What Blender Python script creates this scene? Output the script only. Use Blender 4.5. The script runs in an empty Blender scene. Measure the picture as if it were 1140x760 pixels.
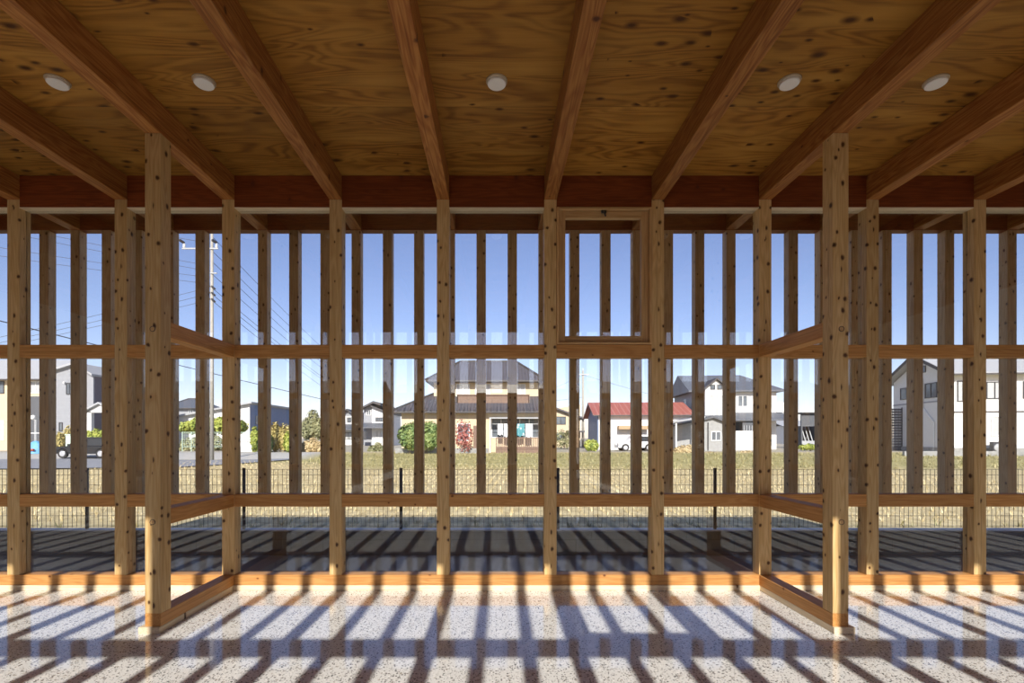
import bpy, bmesh, math, random
from mathutils import Vector, Matrix
random.seed(7)
SC = bpy.context.scene
COL = SC.collection
PI = math.pi

# ---------------------------------------------------------------- camera, sky, sun, exposure
F = 546.0                      # focal length in pixels of the 1140x760 frame
VPX, VPY, EYE = 553.0, 486.0, 1.30
cam_d = bpy.data.cameras.new('camera')
cam = bpy.data.objects.new('camera', cam_d)
COL.objects.link(cam)
cam.location = (0, 0, EYE)
cam.rotation_euler = (PI / 2, 0, 0)
cam_d.sensor_width = 36
cam_d.sensor_fit = 'HORIZONTAL'
cam_d.lens = 36 * F / 1140
cam_d.shift_x = (570 - VPX) / 1140
cam_d.shift_y = (VPY - 380) / 1140
cam_d.clip_end = 2000
cam_d.clip_start = 0.02
SC.camera = cam

SUN_TAN = 0.602
sun_dir = Vector((0.0105, 1.0, -SUN_TAN)).normalized()      # direction the light travels
sun_d = bpy.data.lights.new('sun', 'SUN')
sun_d.energy = 6.3
sun_d.color = (1.0, 0.94, 0.86)
sun_d.angle = math.radians(0.55)
sun = bpy.data.objects.new('sun', sun_d)
COL.objects.link(sun)
sun.rotation_euler = sun_dir.to_track_quat('-Z', 'Y').to_euler()
sun.location = (0, -20, 20)

world = bpy.data.worlds.new('world')
SC.world = world
world.use_nodes = True
wn, wl = world.node_tree.nodes, world.node_tree.links
wn.clear()
sky = wn.new('ShaderNodeTexSky')
sky.sky_type = 'NISHITA'
sky.sun_disc = False
sky.sun_elevation = math.atan(SUN_TAN)
sky.sun_rotation = PI
sky.air_density = 1.0
sky.dust_density = 0.3
sky.ozone_density = 1.6
bgn = wn.new('ShaderNodeBackground')
bgn.inputs['Strength'].default_value = 0.132
wo = wn.new('ShaderNodeOutputWorld')
tint = wn.new('ShaderNodeMix')
tint.data_type = 'RGBA'
tint.blend_type = 'MULTIPLY'
tint.inputs[0].default_value = 1.0
tint.inputs[7].default_value = (1.02, 0.92, 1.09, 1)
wl.new(sky.outputs[0], tint.inputs[6])
wl.new(tint.outputs[2], bgn.inputs['Color'])
wl.new(bgn.outputs[0], wo.inputs['Surface'])

SC.view_settings.view_transform = 'Standard'
SC.view_settings.look = 'None'
SC.view_settings.exposure = 0.32
SC.view_settings.gamma = 1.0
SC.view_settings.use_curve_mapping = False
SC.cycles.use_denoising = True
SC.cycles.max_bounces = 14
SC.cycles.diffuse_bounces = 7
SC.cycles.glossy_bounces = 5
SC.cycles.transparent_max_bounces = 32
SC.cycles.sample_clamp_indirect = 6.0

# ---------------------------------------------------------------- helpers
class MB:
    """collects shapes and links them as one mesh object"""
    def __init__(s):
        s.v, s.f = [], []
    def add(s, vs, fs):
        b = len(s.v)
        s.v += [tuple(v) for v in vs]
        s.f += [[b + i for i in f] for f in fs]
        return s
    def box(s, x0, x1, y0, y1, z0, z1):
        return s.add([(x0,y0,z0),(x1,y0,z0),(x1,y1,z0),(x0,y1,z0),(x0,y0,z1),(x1,y0,z1),(x1,y1,z1),(x0,y1,z1)],
                     [(3,2,1,0),(4,5,6,7),(0,1,5,4),(1,2,6,5),(2,3,7,6),(3,0,4,7)])
    def prism(s, poly, a0, a1, axis):
        """poly in the plane normal to axis, extruded a0..a1 along it"""
        n = len(poly)
        def p(u, w, a):
            return {'x': (a, u, w), 'y': (u, a, w), 'z': (u, w, a)}[axis]
        vs = [p(u, w, a0) for u, w in poly] + [p(u, w, a1) for u, w in poly]
        fs = [list(range(n)), list(range(2*n-1, n-1, -1))]
        for i in range(n):
            j = (i + 1) % n
            fs.append([i, i + n, j + n, j])
        return s.add(vs, fs)
    def tube(s, p, q, r, r2=None, n=10):
        p, q = Vector(p), Vector(q)
        r2 = r if r2 is None else r2
        d = (q - p).normalized()
        a = d.orthogonal().normalized()
        b = d.cross(a)
        vs = []
        for c, rr in ((p, r), (q, r2)):
            for i in range(n):
                t = 2 * PI * i / n
                vs.append(c + (a * math.cos(t) + b * math.sin(t)) * rr)
        fs = [[i, (i+1) % n, n + (i+1) % n, n + i] for i in range(n)]
        fs += [list(range(n-1, -1, -1)), list(range(n, 2*n))]
        return s.add(vs, fs)
    def lathe(s, prof, c, axis='z', n=24):
        """prof: (radius, height) pairs"""
        vs, fs = [], []
        for r, h in prof:
            for i in range(n):
                t = 2 * PI * i / n
                u, w = r * math.cos(t), r * math.sin(t)
                q = {'z': (u, w, h), 'y': (u, h, w), 'x': (h, u, w)}[axis]
                vs.append((c[0]+q[0], c[1]+q[1], c[2]+q[2]))
        for k in range(len(prof) - 1):
            for i in range(n):
                j = (i + 1) % n
                fs.append([k*n+i, k*n+j, (k+1)*n+j, (k+1)*n+i])
        fs.append(list(range(n-1, -1, -1)))
        fs.append([(len(prof)-1)*n + i for i in range(n)])
        return s.add(vs, fs)
    def bar(s, p, q, w, h):
        """square bar between two points"""
        p, q = Vector(p), Vector(q)
        d = (q - p).normalized()
        a = d.cross(Vector((0, 0, 1)))
        a = Vector((1, 0, 0)) if a.length < 1e-4 else a.normalized()
        b = a.cross(d).normalized()
        vs = []
        for c in (p, q):
            for i, j in ((-1,-1),(1,-1),(1,1),(-1,1)):
                vs.append(c + a * (i*w/2) + b * (j*h/2))
        return s.add(vs, [(0,1,2,3),(7,6,5,4),(0,4,5,1),(1,5,6,2),(2,6,7,3),(3,7,4,0)])
    def mesh(s, name, mat, bevel=0.0, smooth=False):
        me = bpy.data.meshes.new(name)
        me.from_pydata(s.v, [], s.f)
        bm = bmesh.new()
        bm.from_mesh(me)
        bmesh.ops.recalc_face_normals(bm, faces=bm.faces)
        if bevel:
            bmesh.ops.bevel(bm, geom=bm.edges[:], offset=bevel, segments=1, affect='EDGES', profile=0.5)
        if smooth:
            for f in bm.faces:
                f.smooth = len(f.verts) <= 4
        bm.to_mesh(me)
        bm.free()
        me.materials.append(mat)
        return me
    def build(s, name, mat, parent=None, bevel=0.0, loc=None, smooth=False):
        return put(s.mesh(name, mat, bevel, smooth), name, parent, loc)

def put(me, name, parent=None, loc=None):
    o = bpy.data.objects.new(name, me)
    COL.objects.link(o)
    if parent is not None:
        o.parent = parent
    if loc is not None:
        o.location = loc
    return o
def tag(o, label=None, cat=None, group=None, kind=None):
    if label: o['label'] = label
    if cat: o['category'] = cat
    if group: o['group'] = group
    if kind: o['kind'] = kind
    return o
def empty(name, loc, rz=0.0):
    o = bpy.data.objects.new(name, None)
    o.empty_display_size = 0.2
    COL.objects.link(o)
    o.location = loc
    o.rotation_euler = (0, 0, rz)
    return o
def children(o):
    return [c for c in COL.objects if c.parent == o]
def px2x(px, d): return (px - VPX) * d / F
def py2z(py, d): return EYE + (VPY - py) * d / F
ORD = ['first','second','third','fourth','fifth','sixth','seventh','eighth','ninth','tenth','eleventh','twelfth']

# ---------------------------------------------------------------- materials
def newmat(name):
    m = bpy.data.materials.new(name)
    m.use_nodes = True
    n = m.node_tree.nodes
    n.clear()
    out = n.new('ShaderNodeOutputMaterial')
    b = n.new('ShaderNodeBsdfPrincipled')
    m.node_tree.links.new(b.outputs[0], out.inputs['Surface'])
    return m, n, m.node_tree.links, b
def math_n(n, l, op, a, b=None, c=None, clamp=False):
    k = n.new('ShaderNodeMath')
    k.operation = op
    k.use_clamp = clamp
    for i, x in enumerate((a, b, c)):
        if x is None: continue
        if isinstance(x, (int, float)): k.inputs[i].default_value = x
        else: l.new(x, k.inputs[i])
    return k.outputs[0]
def mix_n(n, l, fac, a, b, mode='MIX'):
    k = n.new('ShaderNodeMix')
    k.data_type = 'RGBA'
    k.blend_type = mode
    for i, x in ((0, fac), (6, a), (7, b)):
        if isinstance(x, (int, float)): k.inputs[i].default_value = x
        elif isinstance(x, tuple): k.inputs[i].default_value = (*x, 1)
        else: l.new(x, k.inputs[i])
    return k.outputs[2]
def comb(n, l, x, y, z):
    k = n.new('ShaderNodeCombineXYZ')
    for i, v in enumerate((x, y, z)):
        if isinstance(v, (int, float)): k.inputs[i].default_value = v
        else: l.new(v, k.inputs[i])
    return k.outputs[0]
def noise_n(n, l, vec, scale, detail=3, rough=0.55, dist=0.0):
    k = n.new('ShaderNodeTexNoise')
    k.inputs['Scale'].default_value = scale
    k.inputs['Detail'].default_value = detail
    k.inputs['Roughness'].default_value = rough
    k.inputs['Distortion'].default_value = dist
    if vec is not None: l.new(vec, k.inputs['Vector'])
    return k.outputs['Fac']
def remap(n, l, v, a, b, c=0.0, d=1.0):
    k = n.new('ShaderNodeMapRange')
    k.inputs[1].default_value, k.inputs[2].default_value = a, b
    k.inputs[3].default_value, k.inputs[4].default_value = c, d
    l.new(v, k.inputs[0])
    return k.outputs[0]

def wood(name, axis, light, dark, knot=(0.085, 0.034, 0.012), kscale=7.0, kcut=0.25, ksize=0.15, rough=0.55, vary=0.16):
    """timber whose grain runs along the given local axis, with branch knots radiating from the heart"""
    m, n, l, b = newmat(name)
    tc = n.new('ShaderNodeTexCoord')
    oi = n.new('ShaderNodeObjectInfo')
    s = n.new('ShaderNodeSeparateXYZ')
    l.new(tc.outputs['Object'], s.inputs[0])
    ax = {'x': 0, 'y': 1, 'z': 2}[axis]
    al = s.outputs[ax]
    c1, c2 = [s.outputs[i] for i in range(3) if i != ax]
    off = math_n(n, l, 'MULTIPLY', oi.outputs['Random'], 57.0)
    alo = math_n(n, l, 'ADD', al, off)
    # growth rings seen as long wavy bands
    low = noise_n(n, l, comb(n, l, math_n(n, l, 'MULTIPLY', c1, 9.0), math_n(n, l, 'MULTIPLY', c2, 9.0), math_n(n, l, 'MULTIPLY', alo, 0.9)), 1.0, 2)
    rings = math_n(n, l, 'SINE', math_n(n, l, 'MULTIPLY', low, 75.0))
    fine = noise_n(n, l, comb(n, l, math_n(n, l, 'MULTIPLY', c1, 130.0), math_n(n, l, 'MULTIPLY', c2, 130.0), math_n(n, l, 'MULTIPLY', alo, 3.0)), 1.0, 3)
    g = math_n(n, l, 'ADD', remap(n, l, rings, -1, 1, 0, 0.5), remap(n, l, fine, 0.3, 0.7, 0, 0.5), clamp=True)
    col = mix_n(n, l, g, light, dark)
    streak = noise_n(n, l, comb(n, l, math_n(n, l, 'MULTIPLY', c1, 55.0), math_n(n, l, 'MULTIPLY', c2, 55.0), math_n(n, l, 'MULTIPLY', alo, 1.1)), 1.0, 2)
    col = mix_n(n, l, remap(n, l, streak, 0.56, 0.72, 0, 0.6), col, tuple(c * 0.62 for c in dark))
    # knots
    ang = math_n(n, l, 'ARCTAN2', c1, c2)
    vor = n.new('ShaderNodeTexVoronoi')
    vor.voronoi_dimensions = '2D'
    vor.inputs['Scale'].default_value = kscale
    wob = noise_n(n, l, tc.outputs['Object'], 30.0, 1)
    l.new(comb(n, l, math_n(n, l, 'ADD', math_n(n, l, 'MULTIPLY', ang, 0.085), math_n(n, l, 'MULTIPLY', wob, 0.02)), alo, 0.0), vor.inputs['Vector'])
    sc = n.new('ShaderNodeSeparateColor')
    l.new(vor.outputs['Color'], sc.inputs[0])
    rad = math_n(n, l, 'MULTIPLY_ADD', sc.outputs[0], ksize, ksize * 0.35)
    keep = math_n(n, l, 'GREATER_THAN', sc.outputs[1], kcut)
    k = math_n(n, l, 'SUBTRACT', 1.0, math_n(n, l, 'DIVIDE', vor.outputs['Distance'], rad), clamp=True)
    km = math_n(n, l, 'MULTIPLY', math_n(n, l, 'MULTIPLY', k, 1.7, clamp=True), keep)
    # reddish halo round each knot
    halo = math_n(n, l, 'MULTIPLY', math_n(n, l, 'SUBTRACT', 1.0, math_n(n, l, 'DIVIDE', vor.outputs['Distance'], math_n(n, l, 'MULTIPLY', rad, 2.4)), clamp=True), keep)
    col = mix_n(n, l, math_n(n, l, 'MULTIPLY', halo, 0.55), col, dark)
    col = mix_n(n, l, km, col, knot)
    val = remap(n, l, oi.outputs['Random'], 0, 1, 1 - vary, 1 + vary * 0.6)
    hsv = n.new('ShaderNodeHueSaturation')
    l.new(val, hsv.inputs['Value'])
    l.new(col, hsv.inputs['Color'])
    l.new(hsv.outputs[0], b.inputs['Base Color'])
    b.inputs['Roughness'].default_value = rough
    b.inputs['Specular IOR Level'].default_value = 0.3
    return m

CED_L, CED_D = (0.70, 0.495, 0.245), (0.53, 0.325, 0.12)
FIR_L, FIR_D = (0.60, 0.315, 0.105), (0.45, 0.195, 0.052)
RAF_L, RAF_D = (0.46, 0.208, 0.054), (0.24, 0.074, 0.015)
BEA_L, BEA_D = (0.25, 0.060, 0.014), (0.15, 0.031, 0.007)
M_post = wood('cedar_post', 'z', CED_L, CED_D)
M_fin = wood('cedar_batten', 'z', (0.60, 0.425, 0.23), (0.44, 0.275, 0.12), kscale=7.5, ksize=0.13)
M_railx = wood('fir_rail_x', 'x', FIR_L, FIR_D, kscale=4.0, kcut=0.6, ksize=0.06, knot=(0.16, 0.05, 0.015))
M_raily = wood('fir_rail_y', 'y', FIR_L, FIR_D, kscale=4.0, kcut=0.6, ksize=0.06, knot=(0.16, 0.05, 0.015))
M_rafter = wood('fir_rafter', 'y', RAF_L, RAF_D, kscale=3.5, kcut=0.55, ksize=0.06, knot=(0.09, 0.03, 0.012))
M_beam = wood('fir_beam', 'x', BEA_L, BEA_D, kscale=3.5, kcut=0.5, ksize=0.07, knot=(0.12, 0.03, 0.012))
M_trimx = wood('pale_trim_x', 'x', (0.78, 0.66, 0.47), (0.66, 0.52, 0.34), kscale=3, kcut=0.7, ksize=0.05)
M_trimy = wood('pale_trim_y', 'y', (0.78, 0.66, 0.47), (0.66, 0.52, 0.34), kscale=3, kcut=0.7, ksize=0.05)
M_sashz = wood('sash_wood_z', 'z', (0.64, 0.42, 0.20), (0.52, 0.30, 0.12), kcut=0.97)
M_sashx = wood('sash_wood_x', 'x', (0.64, 0.42, 0.20), (0.52, 0.30, 0.12), kcut=0.97)

def plywood():
    m, n, l, b = newmat('plywood_ceiling')
    tc = n.new('ShaderNodeTexCoord')
    s = n.new('ShaderNodeSeparateXYZ')
    l.new(tc.outputs['Object'], s.inputs[0])
    X, Y = s.outputs[0], s.outputs[1]
    # sheets 1.82 x 0.91 with long side along X; a seam at Y = 3.29
    row = math_n(n, l, 'FLOOR', math_n(n, l, 'DIVIDE', math_n(n, l, 'SUBTRACT', Y, 3.29), 0.91))
    cx = math_n(n, l, 'ADD', math_n(n, l, 'DIVIDE', math_n(n, l, 'SUBTRACT', X, 0.455), 1.82), math_n(n, l, 'MULTIPLY', row, 0.5))
    cl = math_n(n, l, 'FLOOR', cx)
    wn_ = n.new('ShaderNodeTexWhiteNoise')
    wn_.noise_dimensions = '2D'
    l.new(comb(n, l, row, cl, 0), wn_.inputs['Vector'])
    sc = n.new('ShaderNodeSeparateColor')
    l.new(wn_.outputs['Color'], sc.inputs[0])
    ox = math_n(n, l, 'MULTIPLY', sc.outputs[0], 90.0)
    oy = math_n(n, l, 'MULTIPLY', sc.outputs[1], 90.0)
    Xo, Yo = math_n(n, l, 'ADD', X, ox), math_n(n, l, 'ADD', Y, oy)
    low = noise_n(n, l, comb(n, l, math_n(n, l, 'MULTIPLY', Xo, 0.75), math_n(n, l, 'MULTIPLY', Yo, 4.2), 0), 1.0, 2, 0.45, 0.5)
    rings = math_n(n, l, 'SINE', math_n(n, l, 'MULTIPLY', low, 95.0))
    fine = noise_n(n, l, comb(n, l, math_n(n, l, 'MULTIPLY', Xo, 5.0), math_n(n, l, 'MULTIPLY', Yo, 160.0), 0), 1.0, 3)
    broad = noise_n(n, l, comb(n, l, math_n(n, l, 'MULTIPLY', Xo, 1.0), math_n(n, l, 'MULTIPLY', Yo, 6.0), 3.0), 1.0, 2)
    g = math_n(n, l, 'ADD', remap(n, l, rings, -0.6, 1, 0, 0.5), remap(n, l, fine, 0.35, 0.75, 0, 0.4), clamp=True)
    col = mix_n(n, l, g, (0.38, 0.175, 0.027), (0.13, 0.045, 0.005))
    col = mix_n(n, l, remap(n, l, broad, 0.45, 0.75), col, (0.44, 0.225, 0.042))
    vor = n.new('ShaderNodeTexVoronoi')
    vor.voronoi_dimensions = '2D'
    vor.inputs['Scale'].default_value = 1.0
    l.new(comb(n, l, math_n(n, l, 'MULTIPLY', Xo, 5.0), math_n(n, l, 'MULTIPLY', Yo, 9.5), 0), vor.inputs['Vector'])
    sk = n.new('ShaderNodeSeparateColor')
    l.new(vor.outputs['Color'], sk.inputs[0])
    clus = noise_n(n, l, comb(n, l, math_n(n, l, 'MULTIPLY', Xo, 1.3), math_n(n, l, 'MULTIPLY', Yo, 0.8), 7.0), 1.0, 0)
    keep = math_n(n, l, 'LESS_THAN', sk.outputs[1], remap(n, l, clus, 0.5, 0.68, 0.03, 0.8))
    rad = math_n(n, l, 'MULTIPLY_ADD', sk.outputs[0], 0.24, 0.08)
    k = math_n(n, l, 'SUBTRACT', 1.0, math_n(n, l, 'DIVIDE', vor.outputs['Distance'], rad), clamp=True)
    col = mix_n(n, l, math_n(n, l, 'MULTIPLY', math_n(n, l, 'MULTIPLY', k, 1.35, clamp=True), keep), col, (0.07, 0.022, 0.005))
    hsv = n.new('ShaderNodeHueSaturation')
    l.new(remap(n, l, sc.outputs[2], 0, 1, 0.82, 1.15), hsv.inputs['Value'])
    l.new(col, hsv.inputs['Color'])
    col = hsv.outputs[0]
    fy = math_n(n, l, 'ABSOLUTE', math_n(n, l, 'SUBTRACT', math_n(n, l, 'FRACT', math_n(n, l, 'DIVIDE', math_n(n, l, 'SUBTRACT', Y, 3.29 - 0.455), 0.91)), 0.5))
    seam = math_n(n, l, 'LESS_THAN', fy, 0.0022)
    col = mix_n(n, l, math_n(n, l, 'MULTIPLY', seam, 0.75), col, (0.07, 0.03, 0.01))
    l.new(col, b.inputs['Base Color'])
    b.inputs['Roughness'].default_value = 0.5
    b.inputs['Specular IOR Level'].default_value = 0.3
    return m
M_ply = plywood()

def terrazzo():
    m, n, l, b = newmat('polished_terrazzo')
    tc = n.new('ShaderNodeTexCoord')
    v = tc.outputs['Object']
    col = mix_n(n, l, noise_n(n, l, v, 3.0, 2), (0.69, 0.685, 0.67), (0.76, 0.755, 0.735))
    for scale, cut, r, c in ((48.0, 0.72, 0.4, (0.84, 0.83, 0.80)), (40.0, 0.76, 0.36, (0.45, 0.42, 0.38)), (66.0, 0.62, 0.44, (0.065, 0.065, 0.068)), (110.0, 0.66, 0.44, (0.13, 0.125, 0.12))):
        vo = n.new('ShaderNodeTexVoronoi')
        vo.inputs['Scale'].default_value = scale
        vo.voronoi_dimensions = '2D'
        l.new(v, vo.inputs['Vector'])
        s = n.new('ShaderNodeSeparateColor')
        l.new(vo.outputs['Color'], s.inputs[0])
        d = math_n(n, l, 'LESS_THAN', vo.outputs['Distance'], math_n(n, l, 'MULTIPLY', s.outputs[0], r))
        k = math_n(n, l, 'MULTIPLY', d, math_n(n, l, 'GREATER_THAN', s.outputs[1], cut))
        col = mix_n(n, l, math_n(n, l, 'MULTIPLY', k, 0.95), col, c)
    l.new(col, b.inputs['Base Color'])
    b.inputs['Roughness'].default_value = 0.07
    b.inputs['IOR'].default_value = 1.85
    return m
M_floor = terrazzo()

def plain(name, col, rough=0.7, metal=0.0, var=0.12, scale=6.0, bump=0.0):
    m, n, l, b = newmat(name)
    tc = n.new('ShaderNodeTexCoord')
    f = noise_n(n, l, tc.outputs['Object'], scale, 4)
    lo = tuple(c * (1 - var) for c in col)
    hi = tuple(min(1, c * (1 + var)) for c in col)
    l.new(mix_n(n, l, remap(n, l, f, 0.3, 0.7), lo, hi), b.inputs['Base Color'])
    b.inputs['Roughness'].default_value = rough
    b.inputs['Metallic'].default_value = metal
    if bump:
        bp = n.new('ShaderNodeBump')
        bp.inputs['Strength'].default_value = bump
        l.new(f, bp.inputs['Height'])
        l.new(bp.outputs[0], b.inputs['Normal'])
    return m
def striped(name, a, c, axis, pitch, width=0.12, rough=0.6, metal=0.0):
    """siding, tile courses, standing seams: thin lines of c on a"""
    m, n, l, b = newmat(name)
    tc = n.new('ShaderNodeTexCoord')
    s = n.new('ShaderNodeSeparateXYZ')
    l.new(tc.outputs['Object'], s.inputs[0])
    fr = math_n(n, l, 'FRACT', math_n(n, l, 'DIVIDE', s.outputs['xyz'.index(axis)], pitch))
    k = math_n(n, l, 'LESS_THAN', fr, width)
    f = noise_n(n, l, tc.outputs['Object'], 4.0, 3)
    base = mix_n(n, l, remap(n, l, f, 0.3, 0.7), tuple(x * 0.9 for x in a), tuple(min(1, x * 1.08) for x in a))
    l.new(mix_n(n, l, k, base, c), b.inputs['Base Color'])
    b.inputs['Roughness'].default_value = rough
    b.inputs['Metallic'].default_value = metal
    return m
def pane_glass():
    m = bpy.data.materials.new('clear_glass')
    m.use_nodes = True
    n, l = m.node_tree.nodes, m.node_tree.links
    n.clear()
    out = n.new('ShaderNodeOutputMaterial')
    mx = n.new('ShaderNodeMixShader')
    tr = n.new('ShaderNodeBsdfTransparent')
    tr.inputs[0].default_value = (0.985, 0.992, 0.99, 1)
    gl = n.new('ShaderNodeBsdfGlossy')
    gl.inputs['Roughness'].default_value = 0.0
    fr = n.new('ShaderNodeFresnel')
    ge = n.new('ShaderNodeNewGeometry')
    l.new(remap(n, l, ge.outputs['Backfacing'], 0, 1, 1.85, 1 / 1.85), fr.inputs['IOR'])
    l.new(fr.outputs[0], mx.inputs[0])
    l.new(tr.outputs[0], mx.inputs[1])
    l.new(gl.outputs[0], mx.inputs[2])
    l.new(mx.outputs[0], out.inputs['Surface'])
    return m
M_glass = pane_glass()
def leafmat(name, a, c):
    m, n, l, b = newmat(name)
    tc = n.new('ShaderNodeTexCoord')
    f = noise_n(n, l, tc.outputs['Object'], 2.2, 4)
    l.new(mix_n(n, l, remap(n, l, f, 0.35, 0.65), a, c), b.inputs['Base Color'])
    b.inputs['Roughness'].default_value = 0.6
    return m

M_white = plain('white_plastic', (0.82, 0.80, 0.76), 0.45, var=0.02)
M_ring = plain('brown_ring', (0.42, 0.33, 0.22), 0.5)
M_black = plain('black_metal', (0.03, 0.03, 0.032), 0.4, var=0.05)
M_conc = plain('weathered_concrete', (0.30, 0.30, 0.29), 0.85, var=0.25, scale=3.0, bump=0.1)
M_apron = plain('yard_concrete', (0.075, 0.075, 0.066), 0.8, var=0.22, scale=2.5, bump=0.1)
M_fence = plain('dark_fence_metal', (0.05, 0.047, 0.042), 0.5)
M_roofm = plain('dark_roof_metal', (0.12, 0.12, 0.13), 0.5)
M_plaster = plain('white_plaster', (0.75, 0.73, 0.68), 0.8, var=0.03)

# ---------------------------------------------------------------- main dimensions
P = 0.91                       # bay
Wf = 4.153                     # room face of the far glazed wall
PW = 0.105                     # timber section
Wb = Wf + PW
Rf = -0.295                    # room face of the opposite wall
Rb = Rf - PW
FINF, FINB = 4.76, 4.85        # outer batten row
RFINF, RFINB = -0.905, -0.995
WINGF = 3.243                  # room face of the free-standing posts
ZS0, ZS1 = 0.045, 0.131        # sill
ZL0, ZL1 = 0.708, 0.813        # lower rail
ZU0, ZU1 = 1.974, 2.080        # upper rail
ZB0 = 3.243                    # underside of wall beam
ZR0 = 3.308                    # underside of rafters
ZC = 3.512                     # ceiling
XS = [(k + 0.5) * P for k in range(-8, 8)]         # post lines -6.825 .. 6.825
HX = 6.90                      # half length of the room

# ---------------------------------------------------------------- room shell
o = MB().box(-HX, HX, Rb - 0.03, Wb + 0.03, -0.15, 0.0).build('floor', M_floor)
tag(o, 'polished pale terrazzo floor with dark stone chips', 'floor', kind='structure')
o = MB().box(-HX - 0.3, HX + 0.3, RFINB - 0.05, FINB + 0.06, ZC, ZC + 0.05).build('ceiling', M_ply)
tag(o, 'plywood sheet ceiling between the rafters', 'ceiling', kind='structure')
o = MB().box(-HX - 0.32, HX + 0.32, RFINB - 0.06, FINB + 0.07, ZC + 0.05, ZC + 0.13).build('roof', M_roofm)
tag(o, 'flat dark metal roof above the plywood ceiling', 'roof', kind='structure')
for sx, nm in ((-1, 'left'), (1, 'right')):
    x0, x1 = sorted((sx * (HX + 0.001), sx * (HX + 0.10)))
    o = MB().box(x0, x1, Rb, Wb, -0.15, ZC).build('wall_' + nm, M_plaster)
    tag(o, 'plastered end wall at the %s of the room' % nm, 'wall', kind='structure')

# ---------------------------------------------------------------- timber pieces
me_post = MB().box(-PW/2, PW/2, -PW/2, PW/2, 0, ZR0 - ZS1).mesh('wall_post', M_post, 0.003)
me_fin = MB().box(-0.045, 0.045, -0.045, 0.045, 0, 3.305 - 0.69).mesh('batten', M_fin, 0.003)
RL = P - PW
me_railL = MB().box(-RL/2, RL/2, -PW/2, PW/2, -(ZL1-ZL0)/2, (ZL1-ZL0)/2).mesh('rail', M_railx, 0.003)
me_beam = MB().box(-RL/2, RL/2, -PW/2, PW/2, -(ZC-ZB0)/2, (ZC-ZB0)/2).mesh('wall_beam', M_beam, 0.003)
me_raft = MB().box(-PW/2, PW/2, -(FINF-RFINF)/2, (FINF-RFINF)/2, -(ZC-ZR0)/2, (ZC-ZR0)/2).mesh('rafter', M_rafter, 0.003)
me_sill = MB().box(-HX, HX, -PW/2, PW/2, -(ZS1-ZS0)/2, (ZS1-ZS0)/2).mesh('sill_plate', M_railx, 0.003)
me_obeam = MB().box(-HX - 0.2, HX + 0.2, -0.045, 0.045, 0, ZC - 3.305).mesh('eaves_beam', M_beam, 0.003)
YM = Wf + PW / 2
YR = Rf - PW / 2

def ordpost(i):                # i = 1..10 counts the wall posts in view from the left
    return ORD[i - 1]

# glazed wall: posts
for i, x in enumerate(XS):
    o = put(me_post, 'wall_post', loc=(x, YM, ZS1))
    i -= 2
    if 1 <= i <= 10:
        lab = '%s knotty cedar post from the left in the glazed wall' % ordpost(i)
    else:
        lab = 'cedar wall post near the %s end of the glazed wall, past the view' % ('left' if i < 1 else 'right')
    tag(o, lab, 'post', 'posts of the glazed wall', 'thing')
# rails, beams and glazing of every bay
def glazed_box(parent, x0, x1, z0, z1, y, nm='glass_pane'):
    return MB().box(x0, x1, y - 0.004, y + 0.004, z0, z1).build(nm, M_glass, parent)
def bayname(i):
    i -= 2
    if i == 0: return 'left of the first wall post'
    if i == 10: return 'right of the tenth wall post'
    if i < 0: return 'at the left end, past the view'
    if i > 10: return 'at the right end, past the view'
    return 'between the %s and %s wall posts' % (ordpost(i), ordpost(i + 1))
VENT = 8                       # bay that carries the small opening window
def vent_window(parent, xc, yf, sgn):
    """yf: room face of the wall; sgn +1 when the outside lies towards +Y"""
    def yy(a, b):
        return sorted((yf + sgn * a, yf + sgn * b))
    x0, x1 = xc - RL/2 + 0.001, xc + RL/2 - 0.001
    z0, z1 = ZU1 + 0.002, ZB0 - 0.002
    t = 0.017
    a, b = yy(-0.012, 0.098)
    for (u0, u1, w0, w1, mt) in ((x0, x0 + t, z0, z1, M_sashz), (x1 - t, x1, z0, z1, M_sashz),
                                 (x0 + t, x1 - t, z1 - t, z1, M_sashx), (x0 + t, x1 - t, z0, z0 + t, M_sashx)):
        MB().box(u0, u1, a, b, w0, w1).build('frame', mt, parent, 0.002)
    sx0, sx1, sz0, sz1 = x0 + t + 0.002, x1 - t - 0.002, z0 + t + 0.002, z1 - t - 0.002
    w = 0.058
    a, b = yy(0.03, 0.075)
    sash = MB().box(sx0, sx0 + w, a, b, sz0, sz1).box(sx1 - w, sx1, a, b, sz0, sz1).build('sash', M_sashz, parent, 0.002)
    MB().box(sx0 + w, sx1 - w, a, b, sz1 - w, sz1).build('top_rail', M_sashx, sash, 0.002)
    MB().box(sx0 + w, sx1 - w, a, b, sz0, sz0 + w).build('bottom_rail', M_sashx, sash, 0.002)
    y = yf + sgn * 0.052
    glazed_box(sash, sx0 + w - 0.006, sx1 - w + 0.006, sz0 + w - 0.006, sz1 - w + 0.006, y)
    # latch under the head of the frame
    yl = yf + sgn * 0.012
    lt = MB().box(xc - 0.02, xc + 0.02, min(yl, yl + sgn*0.03), max(yl, yl + sgn*0.03), z1 - t - 0.016, z1 - t)
    lt.tube((xc, yl, z1 - t - 0.012), (xc + 0.012, yl - sgn * 0.012, z1 - t - 0.055), 0.007)
    lt.tube((xc + 0.02, yl, z1 - t - 0.02), (xc - 0.02, yl, z1 - t - 0.02), 0.008)
    o = lt.build('latch', M_black, parent, smooth=True)
    o['label'] = 'black metal latch'
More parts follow.
